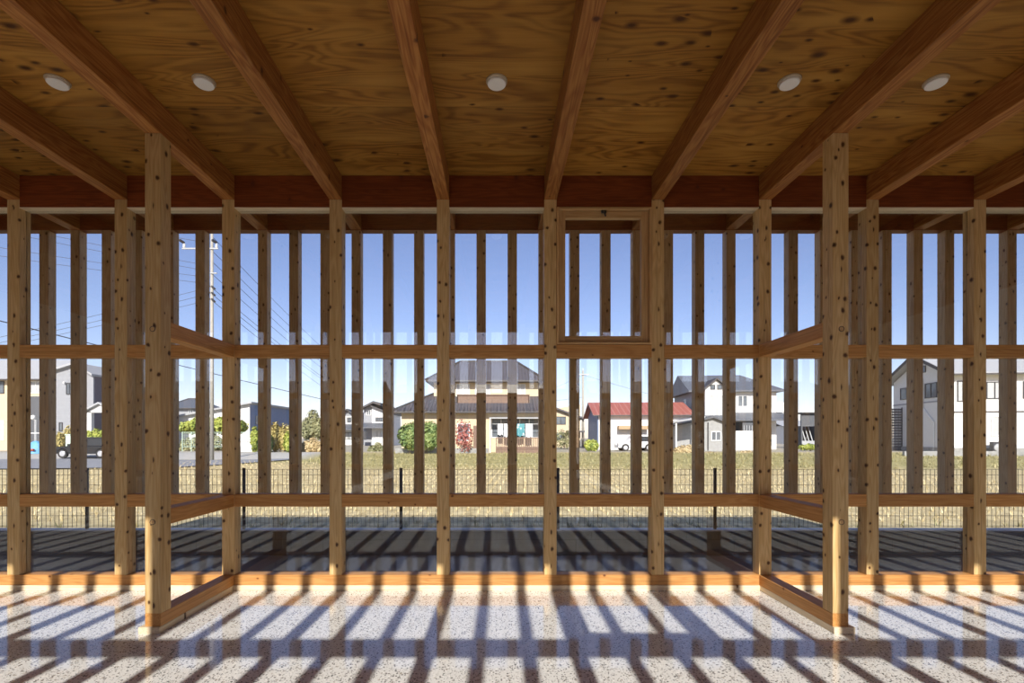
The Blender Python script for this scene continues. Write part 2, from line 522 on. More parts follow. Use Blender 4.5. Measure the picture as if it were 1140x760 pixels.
for i in range(15):
    xc = (XS[i] + XS[i+1]) / 2
    o = put(me_railL, 'cross_rail', loc=(xc, YM, (ZU0 + ZU1) / 2))
    tag(o, 'upper orange fir rail ' + bayname(i), 'rail', 'upper rails of the glazed wall', 'thing')
    o = put(me_railL, 'cross_rail', loc=(xc, YM, (ZL0 + ZL1) / 2))
    tag(o, 'lower orange fir rail ' + bayname(i), 'rail', 'lower rails of the glazed wall', 'thing')
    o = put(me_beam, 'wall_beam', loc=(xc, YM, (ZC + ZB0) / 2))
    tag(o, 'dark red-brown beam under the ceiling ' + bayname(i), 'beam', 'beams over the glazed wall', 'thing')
    w = empty('window_%d' % (i + 1), (0, 0, 0))
    tag(w, 'clear glazing ' + bayname(i) if i != VENT else 'clear glazing with small wooden opening window ' + bayname(i), 'window', kind='structure')
    x0, x1 = xc - RL/2, xc + RL/2
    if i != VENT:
        MB().box(x0, x1, Wf + 0.001, Wb - 0.001, ZB0 - 0.006, ZB0).build('lit_underside_strip', M_trimx, w)  # pale strip added to show floor light on the beam's underside
    glazed_box(w, x0, x1, ZS1, ZL0, YM + 0.012)
    glazed_box(w, x0, x1, ZL1, ZU0, YM + 0.012)
    if i == VENT: vent_window(w, xc, Wf, 1)
    else: glazed_box(w, x0, x1, ZU1, ZB0 - 0.006, YM + 0.012)
o = put(me_sill, 'sill_plate', loc=(0, YM, (ZS0 + ZS1) / 2))
tag(o, 'long orange fir sill plate under the posts of the glazed wall', 'sill', kind='thing')
o = MB().box(-HX, HX, Wf - 0.012, Wb, 0, ZS0).build('baseboard_front', M_trimx, bevel=0.002)
tag(o, 'pale wooden skirting under the sill of the glazed wall', 'baseboard', kind='structure')

# rafters
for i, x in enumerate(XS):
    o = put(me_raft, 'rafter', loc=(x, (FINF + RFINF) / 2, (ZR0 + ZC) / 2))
    i -= 2
    if 1 <= i <= 10:
        lab = 'orange-brown ceiling rafter running to the %s wall post from the left' % ordpost(i)
    else:
        lab = 'ceiling rafter near the %s end wall, past the view' % ('left' if i < 1 else 'right')
    tag(o, lab, 'rafter', 'ceiling rafters', 'thing')
o = put(me_obeam, 'eaves_beam', loc=(0, (FINF + FINB) / 2, 3.305))
tag(o, 'long dark red eaves beam outside the glass above the battens', 'beam', kind='thing')

# outer battens (their labels follow where they show between the wall posts)
fx = [(k + 0.5) * P / 3 for k in range(-23, 23)]
postpx = [VPX + x * F / Wf for x in XS]
cnt = {}
for x in fx:
    o = put(me_fin, 'batten', loc=(x, (FINF + FINB) / 2, 0.69))
    q = VPX + x * F / FINF
    j = max([i for i in range(16) if postpx[i] <= q], default=0)
    near = [i for i in range(16) if abs(postpx[i] - q) < 11]
    if q < -8 or q > 1148:
        lab = 'cedar batten outside the glass near the %s end, past the view' % ('left' if q < 0 else 'right')
    elif near and 1 <= near[0] - 2 <= 10:
        lab = 'cedar batten outside the glass, mostly hidden behind the %s wall post' % ordpost(near[0] - 2)
    else:
        cnt[j] = cnt.get(j, 0) + 1
        lab = '%s cedar batten from the left outside the glass %s' % (ORD[cnt[j] - 1], bayname(j))
    tag(o, lab, 'batten', 'cedar battens outside the glass', 'thing')

# wing frames with the free-standing posts
zpost = ZR0 - ZS1
for sx, side in ((-1, 'left'), (1, 'right')):
    x = sx * 2.5 * P
    o = put(me_post, 'free_standing_post', loc=(x, WINGF + PW/2, ZS1))
    tag(o, 'free-standing knotty cedar post standing in the room on the %s' % side, 'post', 'free-standing posts', 'thing')
    for zz in (1.3 + 120/168.4, 1.3 - 95/168.4):
        cx = 0.0 if sx < 0 else 0.004
        k = MB().lathe([(0.0185, 0.0), (0.0185, -0.0035), (0.0145, -0.0035), (0.0145, -0.001)], (cx, -PW/2, zz - ZS1), 'y', 20)
        c = k.build('bolt_ring', plain('dark_ring', (0.10, 0.07, 0.045), 0.5), o)
        c['label'] = 'dark round bolt ring'
        MB().lathe([(0.0143, 0.0), (0.0143, -0.002), (0.006, -0.0025)], (cx, -PW/2, zz - ZS1), 'y', 20).build('plug', M_sashx, c)
    ya, yb = WINGF + PW, Wf
    L = yb - ya
    for zc, what in (((ZU0 + ZU1) / 2, 'upper'), ((ZL0 + ZL1) / 2, 'lower')):
        o = MB().box(-PW/2, PW/2, -L/2, L/2, -0.0525, 0.0525).build('wing_rail', M_raily, bevel=0.003, loc=(x, (ya + yb) / 2, zc))
        tag(o, '%s fir rail joining the %s free-standing post to the glazed wall' % (what, side), 'rail', 'rails of the wing frames', 'thing')
    L = Wf - WINGF
    o = MB().box(-PW/2, PW/2, -L/2, L/2, -(ZS1-ZS0)/2, (ZS1-ZS0)/2).build('sill_plate', M_raily, bevel=0.003, loc=(x, WINGF + L/2, (ZS0 + ZS1) / 2))
    tag(o, 'short fir sill under the %s free-standing post' % side, 'sill', 'sills of the wing frames', 'thing')
    a, b = sorted((x - sx * PW/2, x + sx * (PW/2 + 0.035)))
    o = MB().box(a, b, WINGF - 0.014, Wf - 0.012, 0, ZS0).build('baseboard_' + side, M_trimy, bevel=0.002)
    tag(o, 'pale wooden skirting under the %s wing frame' % side, 'baseboard', kind='structure')

# ceiling lamps
me_ring = MB().lathe([(0.066, 0), (0.066, -0.006), (0.060, -0.010)], (0, 0, 0), 'z', 40).mesh('flange', M_ring)
me_diff = MB().lathe([(0.057, -0.010), (0.057, -0.022), (0.053, -0.026)], (0, 0, 0), 'z', 40).mesh('diffuser', M_white)
for x, lab in ((-3*P, 'outermost round white ceiling light on the left'), (-2*P, 'round white ceiling light above the left free-standing post'),
               (0, 'round white ceiling light in the middle bay'), (2*P, 'round white ceiling light just left of the right free-standing post'),
               (3*P, 'outermost round white ceiling light on the right')):
    t = empty('ceiling_light', (x, 3.05, ZC))
    tag(t, lab, 'ceiling light', 'round ceiling lights', 'thing')
    put(me_ring, 'flange', t)
    put(me_diff, 'diffuser', t)

# opposite glazed wall behind the viewpoint (it shapes the sunlight on the floor)
wb = empty('wall_back', (0, 0, 0))
tag(wb, 'opposite glazed timber wall behind the viewpoint', 'wall', kind='structure')
for x in XS:
    put(me_post, 'post', wb, (x, YR, ZS1))
for i in range(15):
    xc = (XS[i] + XS[i+1]) / 2
    put(me_railL, 'rail', wb, (xc, YR, (ZU0 + ZU1) / 2))
    put(me_railL, 'rail', wb, (xc, YR, (ZL0 + ZL1) / 2))
    put(me_beam, 'beam', wb, (xc, YR, (ZC + ZB0) / 2))
    x0, x1 = xc - RL/2, xc + RL/2
    glazed_box(wb, x0, x1, ZS1, ZL0, YR - 0.012)
    glazed_box(wb, x0, x1, ZL1, ZU0, YR - 0.012)
    if i == VENT: vent_window(wb, xc, Rf, -1)
    else: glazed_box(wb, x0, x1, ZU1, ZB0, YR - 0.012)
put(me_sill, 'sill', wb, (0, YR, (ZS0 + ZS1) / 2))
MB().box(-HX, HX, Rb, Rf + 0.012, 0, ZS0).build('skirting', M_trimx, wb)
put(me_obeam, 'eaves_beam', wb, (0, (RFINF + RFINB) / 2, 3.305))
for x in fx:
    put(me_fin, 'batten', wb, (x, (RFINF + RFINB) / 2, 0.69))

# ---------------------------------------------------------------- ground
def sstep(a, b, t):
    t = max(0.0, min(1.0, (t - a) / (b - a)))
    return t * t * (3 - 2 * t)
ZF = -0.67
def gh(x, y):
    h = ZF + (-0.02 - ZF) * sstep(29, 40, y)
    hl = ZF + (-0.30 - ZF) * sstep(-7, -13, x) * sstep(19, 25, y)
    return max(h, hl)
o = MB().box(-40, 40, -60, Rb - 0.03, -0.5, -0.2).box(-40, 40, Wb + 0.03, 6.2, -0.5, -0.2).box(-40, -HX-0.1, Rb-0.03, Wb+0.03, -0.5, -0.2).box(HX+0.1, 40, Rb-0.03, Wb+0.03, -0.5, -0.2).build('yard', M_apron)
tag(o, 'grey concrete yard round the building', 'ground', kind='structure')

def fieldmat():
    m, n, l, b = newmat('field_ground')
    tc = n.new('ShaderNodeTexCoord')
    v = tc.outputs['Object']
    s = n.new('ShaderNodeSeparateXYZ')
    l.new(v, s.inputs[0])
    f1 = noise_n(n, l, v, 3.5, 5, 0.65)
    f2 = noise_n(n, l, v, 0.35, 3)
    straw = mix_n(n, l, remap(n, l, f1, 0.35, 0.65), (0.42, 0.33, 0.17), (0.66, 0.55, 0.31))
    olive = mix_n(n, l, remap(n, l, f1, 0.35, 0.65), (0.25, 0.23, 0.10), (0.46, 0.40, 0.19))
    k = math_n(n, l, 'ADD', s.outputs[1], remap(n, l, f2, 0, 1, -3, 3))
    bank = math_n(n, l, 'MULTIPLY', remap(n, l, k, 27, 32), remap(n, l, k, 38, 42, 1, 0.0))
    col = mix_n(n, l, bank, straw, olive)
    edge = remap(n, l, k, 8.0, 12, 0.8, 0)
    col = mix_n(n, l, edge, col, (0.16, 0.15, 0.08))
    lft = math_n(n, l, 'MULTIPLY', remap(n, l, s.outputs[0], -13, -15), remap(n, l, s.outputs[1], 33, 35))
    col = mix_n(n, l, lft, col, mix_n(n, l, f1, (0.42, 0.41, 0.38), (0.52, 0.50, 0.46)))
    far = remap(n, l, s.outputs[1], 40, 44)
    col = mix_n(n, l, far, col, mix_n(n, l, f2, (0.36, 0.33, 0.27), (0.46, 0.42, 0.33)))
    l.new(col, b.inputs['Base Color'])
    b.inputs['Roughness'].default_value = 0.9
    b.inputs['Specular IOR Level'].default_value = 0.1
    return m
M_field = fieldmat()
xsg = [-300, -160, -90] + list(range(-60, 61, 3)) + [90, 160, 300]
ysg = [6.32, 9, 12, 15, 18] + [19 + i for i in range(0, 26)] + [50, 60, 80, 120, 200, 400]
g = MB()
g.add([(x, y, gh(x, y)) for y in ysg for x in xsg],
      [(j*len(xsg)+i, j*len(xsg)+i+1, (j+1)*len(xsg)+i+1, (j+1)*len(xsg)+i) for j in range(len(ysg)-1) for i in range(len(xsg)-1)])
o = g.build('field', M_field)
tag(o, 'harvested straw-coloured rice field rising to a grassy bank', 'field', kind='structure')

# the road on the left
M_asph = plain('asphalt', (0.27, 0.275, 0.29), 0.85, var=0.12, scale=5)
near = [(-130, 526), (-60, 523.5), (0, 522), (100, 521), (200, 520), (260, 516.5), (300, 513.5), (336, 510.5)]
far_ = [(-130, 511.5), (-60, 511.5), (0, 511.2), (100, 510.5), (200, 509), (260, 507.5), (300, 506.5), (336, 506)]
def road_pt(px, py):
    d = 30.0
    for _ in range(30):
        d = (EYE - gh(px2x(px, d), d) - 0.03) * F / (py - VPY)
    return (px2x(px, d), d)
A = [road_pt(*q) for q in near]
B = [road_pt(*q) for q in far_]
g = MB()
N = 8
vs, fs = [], []
for a, b_ in zip(A, B):
    for k in range(N + 1):
        t = k / N
        x, y = a[0] + (b_[0]-a[0])*t, a[1] + (b_[1]-a[1])*t
        vs.append((x, y, gh(x, y) + 0.05))
for i in range(len(A) - 1):
    for k in range(N):
        q = i*(N+1)+k
        fs.append((q, q+1, q+N+2, q+N+1))
g.add(vs, fs)
o = g.build('road', M_asph)
tag(o, 'grey asphalt road at the edge of the field on the left', 'road', kind='structure')

# stubble and weeds: nobody could count them
M_straw = leafmat('straw', (0.50, 0.40, 0.20), (0.80, 0.69, 0.42))
M_weed = leafmat('weed', (0.22, 0.215, 0.09), (0.46, 0.40, 0.20))
M_dry = leafmat('dry_grass', (0.42, 0.32, 0.16), (0.62, 0.48, 0.26))
def tuft(g, x, y, z, h, n, spread):
    for _ in range(n):
        a = random.uniform(0, 2*PI)
        dx, dy = math.cos(a), math.sin(a)
        w = h * random.uniform(0.06, 0.12)
        hh = h * random.uniform(0.6, 1.1)
        bx, by = x + dx*spread*0.3, y + dy*spread*0.3
        tx, ty = x + dx*spread*random.uniform(.5, 1.3), y + dy*spread*random.uniform(.5, 1.3)
        g.add([(bx - dy*w, by + dx*w, z), (bx + dy*w, by - dx*w, z), (tx, ty, z + hh)], [(0, 1, 2)])
g = MB()
yy_ = 11.5
while yy_ < 31:
    for r in range(-70, 71):
        x = r * 0.30 + random.uniform(-.03, .03) + (yy_ - 11) * 0.06
        if abs(x) > yy_ * 1.1 or random.random() < 0.12: continue
        tuft(g, x, yy_ + random.uniform(-.05, .05), gh(x, yy_), random.uniform(.08, .16), 4, 0.07)
    yy_ += 0.28 + (yy_ - 11) * 0.012
o = g.build('rice_stubble', M_straw)
tag(o, 'cut rice stubble in rows across the field', 'stubble', kind='stuff')
g = MB()
for _ in range(900):
    y = 6.6 + random.random()**1.5 * 4.5
    x = random.uniform(-1, 1) * (y * 1.1 + 1)
    tuft(g, x, y, gh(x, y), random.uniform(.06, .2), 6, 0.12)
for _ in range(5200):
    y = random.uniform(30, 39)
    x = random.uniform(-1, 1) * 42
    if x < -13 and y < 41: continue
    tuft(g, x, y, gh(x, y), random.uniform(.08, .28), 5, 0.15)
o = g.build('weeds', M_weed)
tag(o, 'low weeds along the fence and on the far bank', 'grass', kind='stuff')

# block wall and mesh fence
FY = 6.26
def blockmat():
    m, n, l, b = newmat('concrete_block')
    tc = n.new('ShaderNodeTexCoord')
    br = n.new('ShaderNodeTexBrick')
    mp = n.new('ShaderNodeMapping')
    mp.inputs['Rotation'].default_value = (PI/2, 0, 0)
    l.new(tc.outputs['Object'], mp.inputs[0])
    l.new(mp.outputs[0], br.inputs['Vector'])
    br.inputs['Scale'].default_value = 1.0
    br.inputs['Brick Width'].default_value = 0.4
    br.inputs['Row Height'].default_value = 0.19
    br.inputs['Mortar Size'].default_value = 0.006
    br.inputs['Color1'].default_value = (0.085, 0.087, 0.09, 1)
    br.inputs['Color2'].default_value = (0.072, 0.074, 0.077, 1)
    br.inputs['Mortar'].default_value = (0.045, 0.045, 0.045, 1)
    l.new(br.outputs['Color'], b.inputs['Base Color'])
    b.inputs['Roughness'].default_value = 0.9
    return m
o = MB().box(-16, 16, FY - 0.06, FY + 0.06, -0.7, 0.107).build('block_wall', blockmat(), bevel=0.004)
tag(o, 'low grey concrete block wall under the mesh fence', 'wall', kind='structure')
c = MB().box(-16, 16, FY - 0.068, FY + 0.068, 0.107, 0.125).build('coping', plain('pale_coping', (0.55, 0.56, 0.58), 0.7), o)
c['label'] = 'pale coping strip'
fen = empty('mesh_fence', (0, FY, 0.126))
tag(fen, 'thin dark wire mesh fence on the low block wall', 'fence', kind='thing')
posts = [-5.23 + 2.004 * k for k in range(-4, 10)]
for x in posts:
    MB().tube((x, 0, 0), (x, 0, 0.765), 0.020).lathe([(0.022, 0.765), (0.018, 0.777)], (x, 0, 0), 'z', 10).build('post', M_fence, fen, smooth=True)
for a, b_ in zip(posts[:-1], posts[1:]):
    g = MB()
    n = 36
    for k in range(n + 1):
        x = a + (b_ - a) * k / n
        g.box(x - 0.0019, x + 0.0019, -0.026, -0.0222, 0.02, 0.76)
    for z in (0.04, 0.17, 0.30, 0.43, 0.56, 0.69, 0.76):
        g.box(a, b_, -0.0222, -0.018, z - 0.0022, z + 0.0022)
    g.build('mesh_panel', M_fence, fen)

# ---------------------------------------------------------------- plants
M_bark = plain('bark', (0.16, 0.11, 0.07), 0.9, var=0.3, scale=12)
def blob(g, c, r, n, size):
    """leaves over an ellipsoid, denser near its skin"""
    for _ in range(n):
        v = Vector((random.gauss(0, 1), random.gauss(0, 1), random.gauss(0, 1))).normalized()
        t = random.uniform(0.45, 1.0) ** 0.6 * random.uniform(0.88, 1.06)
        p = Vector((c[0] + v.x*r[0]*t, c[1] + v.y*r[1]*t, c[2] + v.z*r[2]*t))
        a = (v + Vector((random.uniform(-.7, .7), random.uniform(-.7, .7), random.uniform(-.5, .9)))).normalized()
        u = a.orthogonal().normalized()
        w = a.cross(u)
        th = random.uniform(0, PI)
        u, w = u*math.cos(th) + w*math.sin(th), w*math.cos(th) - u*math.sin(th)
        s = size * random.uniform(0.6, 1.2)
        g.add([p - u*s, p + w*s*0.55, p + u*s, p - w*s*0.55], [(0, 1, 2, 3)])
def shrub(name, px0, px1, py_top, py_bot, d, mat, label, cat='shrub', group=None, blobs=4, n=500, size=0.1, trunk=False, thin=1.0):
    x0, x1 = px2x(px0, d), px2x(px1, d)
    zb, zt = py2z(py_bot, d), py2z(py_top, d)
    xc = (x0 + x1) / 2
    zg = min(zb, gh(xc, d)) if not trunk else gh(xc, d)
    root = empty(name, (xc, d, zg))
    tag(root, label, cat, group, 'thing')
    g = MB()
    W, H = (x1 - x0) / 2, (zt - zb)
    for k in range(blobs):
        if blobs == 1:
            c, r = (0, 0, zb - zg + H/2), (W, W, H/2)
        else:
            t = (k + 0.5) / blobs * 2 - 1
            ht = H * random.uniform(0.82, 1.0) * (1 - 0.25 * abs(t))
            c = (t * W * 0.72, random.uniform(-.3, .3) * W * 0.5, zb - zg + ht/2)
            r = (W * 0.9 / blobs * 1.6, max(0.3, W * 0.45), ht/2)
        blob(g, c, r, int(n * thin), size)
    g.build('foliage', mat, root)
    t = MB()
    top = (zb - zg) + H * 0.55
    t.tube((0, 0, -0.1), (0.05, 0.02, top), max(0.04, W*0.06), max(0.02, W*0.03), 8)
    for k in range(4):
        a = k * 1.7
        t.tube((0.02, 0.01, top * 0.6), (math.cos(a)*W*0.5, math.sin(a)*W*0.4, top + H*0.2), 0.03, 0.012, 6)
    t.build('trunk', M_bark, root)
    return root
L_yg = leafmat('leaves_yellow_green', (0.18, 0.24, 0.04), (0.46, 0.48, 0.09))
L_gr = leafmat('leaves_green', (0.10, 0.17, 0.05), (0.27, 0.33, 0.10))
L_dk = leafmat('leaves_dark', (0.045, 0.085, 0.03), (0.14, 0.20, 0.07))
L_or = leafmat('leaves_orange', (0.30, 0.24, 0.08), (0.56, 0.46, 0.16))
L_rd = leafmat('leaves_red', (0.30, 0.07, 0.06), (0.46, 0.17, 0.14))
L_ol = leafmat('leaves_olive', (0.15, 0.16, 0.07), (0.34, 0.33, 0.17))

# ---------------------------------------------------------------- house pieces
M_cream = plain('cream_wall', (0.62, 0.50, 0.34), 0.85, var=0.05)
M_wwall = plain('white_wall', (0.74, 0.73, 0.70), 0.85, var=0.04)
M_gsid = striped('grey_siding', (0.30, 0.31, 0.33), (0.24, 0.25, 0.27), 'z', 0.25, 0.06)
M_gsid2 = striped('mid_grey_siding', (0.33, 0.33, 0.32), (0.27, 0.27, 0.26), 'z', 0.3, 0.06)
M_bsid = striped('blue_grey_shade_side', (0.17, 0.23, 0.37), (0.13, 0.18, 0.29), 'y', 0.4, 0.08)
M_dark = plain('dark_cladding', (0.10, 0.105, 0.115), 0.7)
M_tile = striped('dark_roof_tile', (0.095, 0.09, 0.10), (0.055, 0.052, 0.06), 'x', 0.28, 0.25, 0.55)
M_slate = striped('slate_roof', (0.115, 0.125, 0.145), (0.08, 0.088, 0.105), 'x', 0.45, 0.08, 0.5)
M_grey = plain('grey_roof', (0.38, 0.39, 0.40), 0.6, var=0.08)
M_red = striped('red_roof', (0.36, 0.115, 0.085), (0.46, 0.22, 0.18), 'x', 0.55, 0.14, 0.5)
M_fasc = plain('dark_fascia', (0.07, 0.065, 0.065), 0.6)
M_brown = plain('brown_panel', (0.20, 0.13, 0.095), 0.7)
M_wfr = plain('white_frame', (0.76, 0.76, 0.74), 0.5, var=0.03)
M_bfr = plain('black_frame', (0.05, 0.05, 0.055), 0.5)
M_pane = plain('dark_window_glass', (0.13, 0.15, 0.17), 0.12, var=0.3, scale=1.5)
M_curt = plain('curtained_glass', (0.46, 0.47, 0.46), 0.25, var=0.08)
M_galv = plain('galvanised', (0.42, 0.43, 0.43), 0.45, 0.3)

def win(parent, x0, x1, z0, z1, y, fr=None, gl=None, bars=1, face='y', name='window'):
    """window on a face y = const (towards -Y) or, with face 'x', on x = const (towards -X); bars = mullions"""
    fr, gl = fr or M_wfr, gl or M_pane
    t, dp = 0.07, 0.06
    g, q = MB(), MB()
    def bx(m, a0, a1, d0, d1, w0, w1):
        if face == 'y': m.box(a0, a1, d0, d1, w0, w1)
        else: m.box(d0, d1, a0, a1, w0, w1)
    bx(g, x0, x1, y - dp, y + 0.01, z1 - t, z1); bx(g, x0, x1, y - dp, y + 0.01, z0, z0 + t)
    for k in range(bars + 2):
        c = x0 + t/2 + (x1 - x0 - t) * k / (bars + 1)
        bx(g, c - t/2, c + t/2, y - dp, y + 0.01, z0 + t, z1 - t)
    f = g.build(name, fr, parent)
    bx(q, x0 + t*0.5, x1 - t*0.5, y - 0.02, y + 0.005, z0 + t*0.5, z1 - t*0.5)
    q.build('pane', gl, f)
    return f
def hip(parent, name, mat, x0, x1, y0, y1, ze, zr, rx0, rx1, ry, t=0.14):
    g = MB()
    vs = [(x0,y0,ze),(x1,y0,ze),(x1,y1,ze),(x0,y1,ze),(rx0,ry,zr),(rx1,ry,zr),
          (x0,y0,ze-t),(x1,y0,ze-t),(x1,y1,ze-t),(x0,y1,ze-t)]
    g.add(vs, [(0,1,5,4),(1,2,5),(2,3,4,5),(3,0,4),(0,6,7,1),(1,7,8,2),(2,8,9,3),(3,9,6,0),(9,8,7,6)])
    r = g.build(name, mat, parent)
    c = MB()
    for a, b_ in (((x0,y0,ze),(rx0,ry,zr)), ((x1,y0,ze),(rx1,ry,zr)), ((rx0,ry,zr),(rx1,ry,zr))):
        c.bar((a[0],a[1],a[2]+.04), (b_[0],b_[1],b_[2]+.04), 0.2, 0.14)
    c.build('ridge', M_fasc, r)
    e = MB().box(x0, x1, y0 - 0.07, y0, ze - t, ze - t + 0.10)
    e.build('gutter', M_fasc, r)
    return r
def gable_x(parent, name, mat, x0, x1, y0, y1, ze, zr, t=0.16, yr=None):
    """roof with its ridge along X"""
    yr = (y0 + y1) / 2 if yr is None else yr
    g = MB().prism([(y0, ze), (yr, zr), (y1, ze), (y1, ze - t), (yr, zr - t), (y0, ze - t)], x0, x1, 'x')
    r = g.build(name, mat, parent)
    MB().box(x0, x1, y0 - 0.08, y0, ze - t, ze - t + 0.12).build('gutter', M_fasc, r)
    return r
def gable_y(parent, name, mat, pts, y0, y1, t=0.16):
    """roof slab following pts (x, z) and running along Y"""
    poly = list(pts) + [(x, z - t) for x, z in reversed(pts)]
    return MB().prism(poly, y0, y1, 'y').build(name, mat, parent)

# ---- neighbours across the yard behind the viewpoint (the panes mirror their outline)
for i, (x0, x1, ze, zr, d) in enumerate(((-24, -13.2, 2.4, 3.3, 9.4), (-12.6, -4.4, 2.65, 3.5, 9.0), (-3.9, 3.0, 2.65, 3.4, 9.3), (3.4, 12.4, 2.7, 3.5, 9.1), (13.0, 24, 2.4, 3.4, 9.4))):
    h = empty('outbuilding', ((x0 + x1) / 2, -d, -0.2))
    tag(h, 'dark low outbuilding across the yard behind the viewpoint', 'outbuilding', 'outbuildings behind the viewpoint', 'thing')
    w = (x1 - x0) / 2
    MB().box(-w + .2, w - .2, -4, 0, 0, ze + .2).build('wall', M_dark, h)
    gable_x(h, 'roof', M_fasc, -w, w, -4.4, 0.4, ze + .2, zr + .2)
    win(h, -1.2, 0.6, 1.0, 1.9, -4.0, M_bfr, M_pane)
    MB().box(w - 2.0, w - 1.1, 0, 0.05, 0, 2.0).build('door', M_brown, h)

# ---- house in the middle (two tiled hip roofs)
D = 42.0
h = empty('house', (0, D, -0.05))
tag(h, 'cream two-storey house with dark tiled hip roofs facing the middle of the field', 'house', 'houses beyond the field', 'thing')
sx = lambda px, d: px2x(px, d)
sz = lambda py, d: py2z(py, d) + 0.05
xl, xr = sx(447, 42), sx(608, 42)
MB().box(xl, xr, 0, 8, 0, 3.45).build('wall', M_cream, h)
ux0, ux1 = sx(483, 44), sx(601, 44)
MB().box(ux0, ux1, 2, 8.0, 3.4, 6.2).build('upper_wall', M_cream, h)
# lower roof as a hip that runs into the upper storey
hip(h, 'lower_roof', M_tile, xl - 0.75, xr + 0.45, -0.75, 8.6, 3.5, 5.75, xl + 3.4, ux1 - 0.3, 3.4)
hip(h, 'upper_roof', M_tile, sx(474, 43.2), sx(607, 43.2), 1.1, 8.7, sz(423, 43.2), sz(402.5, 47), sx(513, 47), sx(574, 47), 4.9)
# scalloped tile ends along the lower eave
g = MB()
x = xl - 0.6
while x < xr + 0.4:
    g.tube((x, -0.83, 3.52), (x, -0.2, 3.78), 0.10, 0.10, 8)
    x += 0.46
g.build('eave_tiles', M_tile, h)
for a, b_, c in ((508, 523, M_curt), (529, 546, M_curt), (573, 585, M_curt)):
    win(h, sx(a, 44), sx(b_, 44), sz(442, 44), sz(427, 44), 2.0, M_wfr, c)
# balcony
bx0, bx1 = sx(509, 43), sx(589, 43)
bal = MB().box(bx0, bx1, 0.7, 0.8, 4.05, 4.95).box(bx0, bx0+.08, 0.7, 2.0, 4.05, 4.95).box(bx1-.08, bx1, 0.7, 2.0, 4.05, 4.95).box(bx0, bx1, 0.7, 2.0, 3.95, 4.07).build('balcony', M_brown, h)
g = MB()
k = bx0 + 0.1
while k < bx1:
    g.box(k, k + 0.05, 0.66, 0.70, 4.1, 4.9)
    k += 0.22
g.box(bx0 - .03, bx1 + .03, 0.62, 0.84, 4.95, 5.03)
g.build('slats', M_brown, bal)
win(h, sx(547, 42), sx(600, 42), 1.25, 3.0, 0.0, M_wfr, M_pane, 4)
win(h, sx(509, 42), sx(523, 42), 1.0, 2.5, 0.0, M_wfr, M_pane, 1)
win(h, sx(455, 42), sx(466, 42), 1.2, 2.4, 0.0, M_wfr, M_pane, 1)
dr = MB().box(sx(527, 42), sx(535, 42), -0.06, 0.02, 0.2, 2.3).build('door', M_brown, h)
MB().tube((sx(533.5, 42), -0.12, 1.0), (sx(533.5, 42), -0.12, 1.3), 0.02).build('handle', M_galv, dr)
cn = MB().box(sx(545, 42), sx(602, 42), -1.5, 0.0, 2.85, 2.95)
cn.build('canopy', M_grey, h)
for px in (546, 573, 601):
    MB().box(sx(px, 42) - .04, sx(px, 42) + .04, -1.5, -1.42, 0, 2.85).build('canopy_post', M_wfr, h)
dk = MB().box(sx(552, 42), sx(602, 42), -1.9, 0, 0.35, 0.5).box(sx(552, 42), sx(602, 42), -1.85, -1.75, 0.0, 0.35).build('deck', M_brown, h)
g = MB()
x = sx(552, 42)
while x < sx(602, 42):
    g.box(x, x + 0.07, -1.9, -1.85, 0.5, 1.25)
    x += 0.16
g.box(sx(552, 42), sx(602, 42), -1.92, -1.83, 1.22, 1.3)
g.build('railing', M_brown, dk)
MB().box(xl, sx(545, 42), -2.6, -2.5, 0, 0.42).build('garden_wall', M_conc, h)
# laundry under the canopy
M_lw = plain('white_cloth', (0.82, 0.82, 0.82), 0.9, var=0.04)
def teal_cloth():
    m, n, l, b = newmat('patterned_cloth')
    tc = n.new('ShaderNodeTexCoord')
    vo = n.new('ShaderNodeTexVoronoi')
    vo.inputs['Scale'].default_value = 4.0
    l.new(tc.outputs['Object'], vo.inputs['Vector'])
    l.new(mix_n(n, l, remap(n, l, vo.outputs['Distance'], 0.2, 0.4), (0.70, 0.78, 0.80), (0.10, 0.32, 0.36)), b.inputs['Base Color'])
    return m
M_lt = teal_cloth()
rod = MB().tube((sx(548, 40.8), 40.8, 2.36), (sx(600, 40.8), 40.8, 2.36), 0.02)
ro = rod.build('laundry_pole', M_galv)
tag(ro, 'metal laundry pole under the canopy of the middle house', 'pole', kind='thing')
for a, b_, zt, zb_, mt, lab in ((554, 560, 2.35, 1.45, M_lw, 'narrow white shirt hanging leftmost on the laundry pole'),
                         (561, 567, 2.35, 1.3, M_lw, 'white towel hanging second from the left on the laundry pole'),
                         (575, 584, 2.35, 1.35, M_lt, 'teal and white patterned cloth hanging on the laundry pole'),
                         (585, 593, 2.35, 1.25, M_lw, 'wide white sheet hanging rightmost on the laundry pole')):
    g = MB()
    n = 12
    vs, fs = [], []
    for i in range(n + 1):
        x = sx(a, 40.8) + (sx(b_, 40.8) - sx(a, 40.8)) * i / n
        for j, z in enumerate((zt + 0.03, zt - 0.3, zb_)):
            for dy in (-0.012, 0.012):
                vs.append((x, 40.8 - 0.034 + dy + 0.03 * math.sin(i * 1.4) * j, z + (0.05 * math.sin(i * .9) if j == 2 else 0)))
    for i in range(n):
        for j in range(2):
            p, q = i*6 + j*2, (i+1)*6 + j*2
            fs += [(p, q, q+2, p+2), (p+1, p+3, q+3, q+1)]
        p, q = i*6, (i+1)*6
        fs += [(p, p+1, q+1, q), (p+4, q+4, q+5, p+5)]
    g.add(vs, fs)
    o = g.build('laundry', mt)
    tag(o, lab, 'laundry', 'laundry on the pole', 'thing')

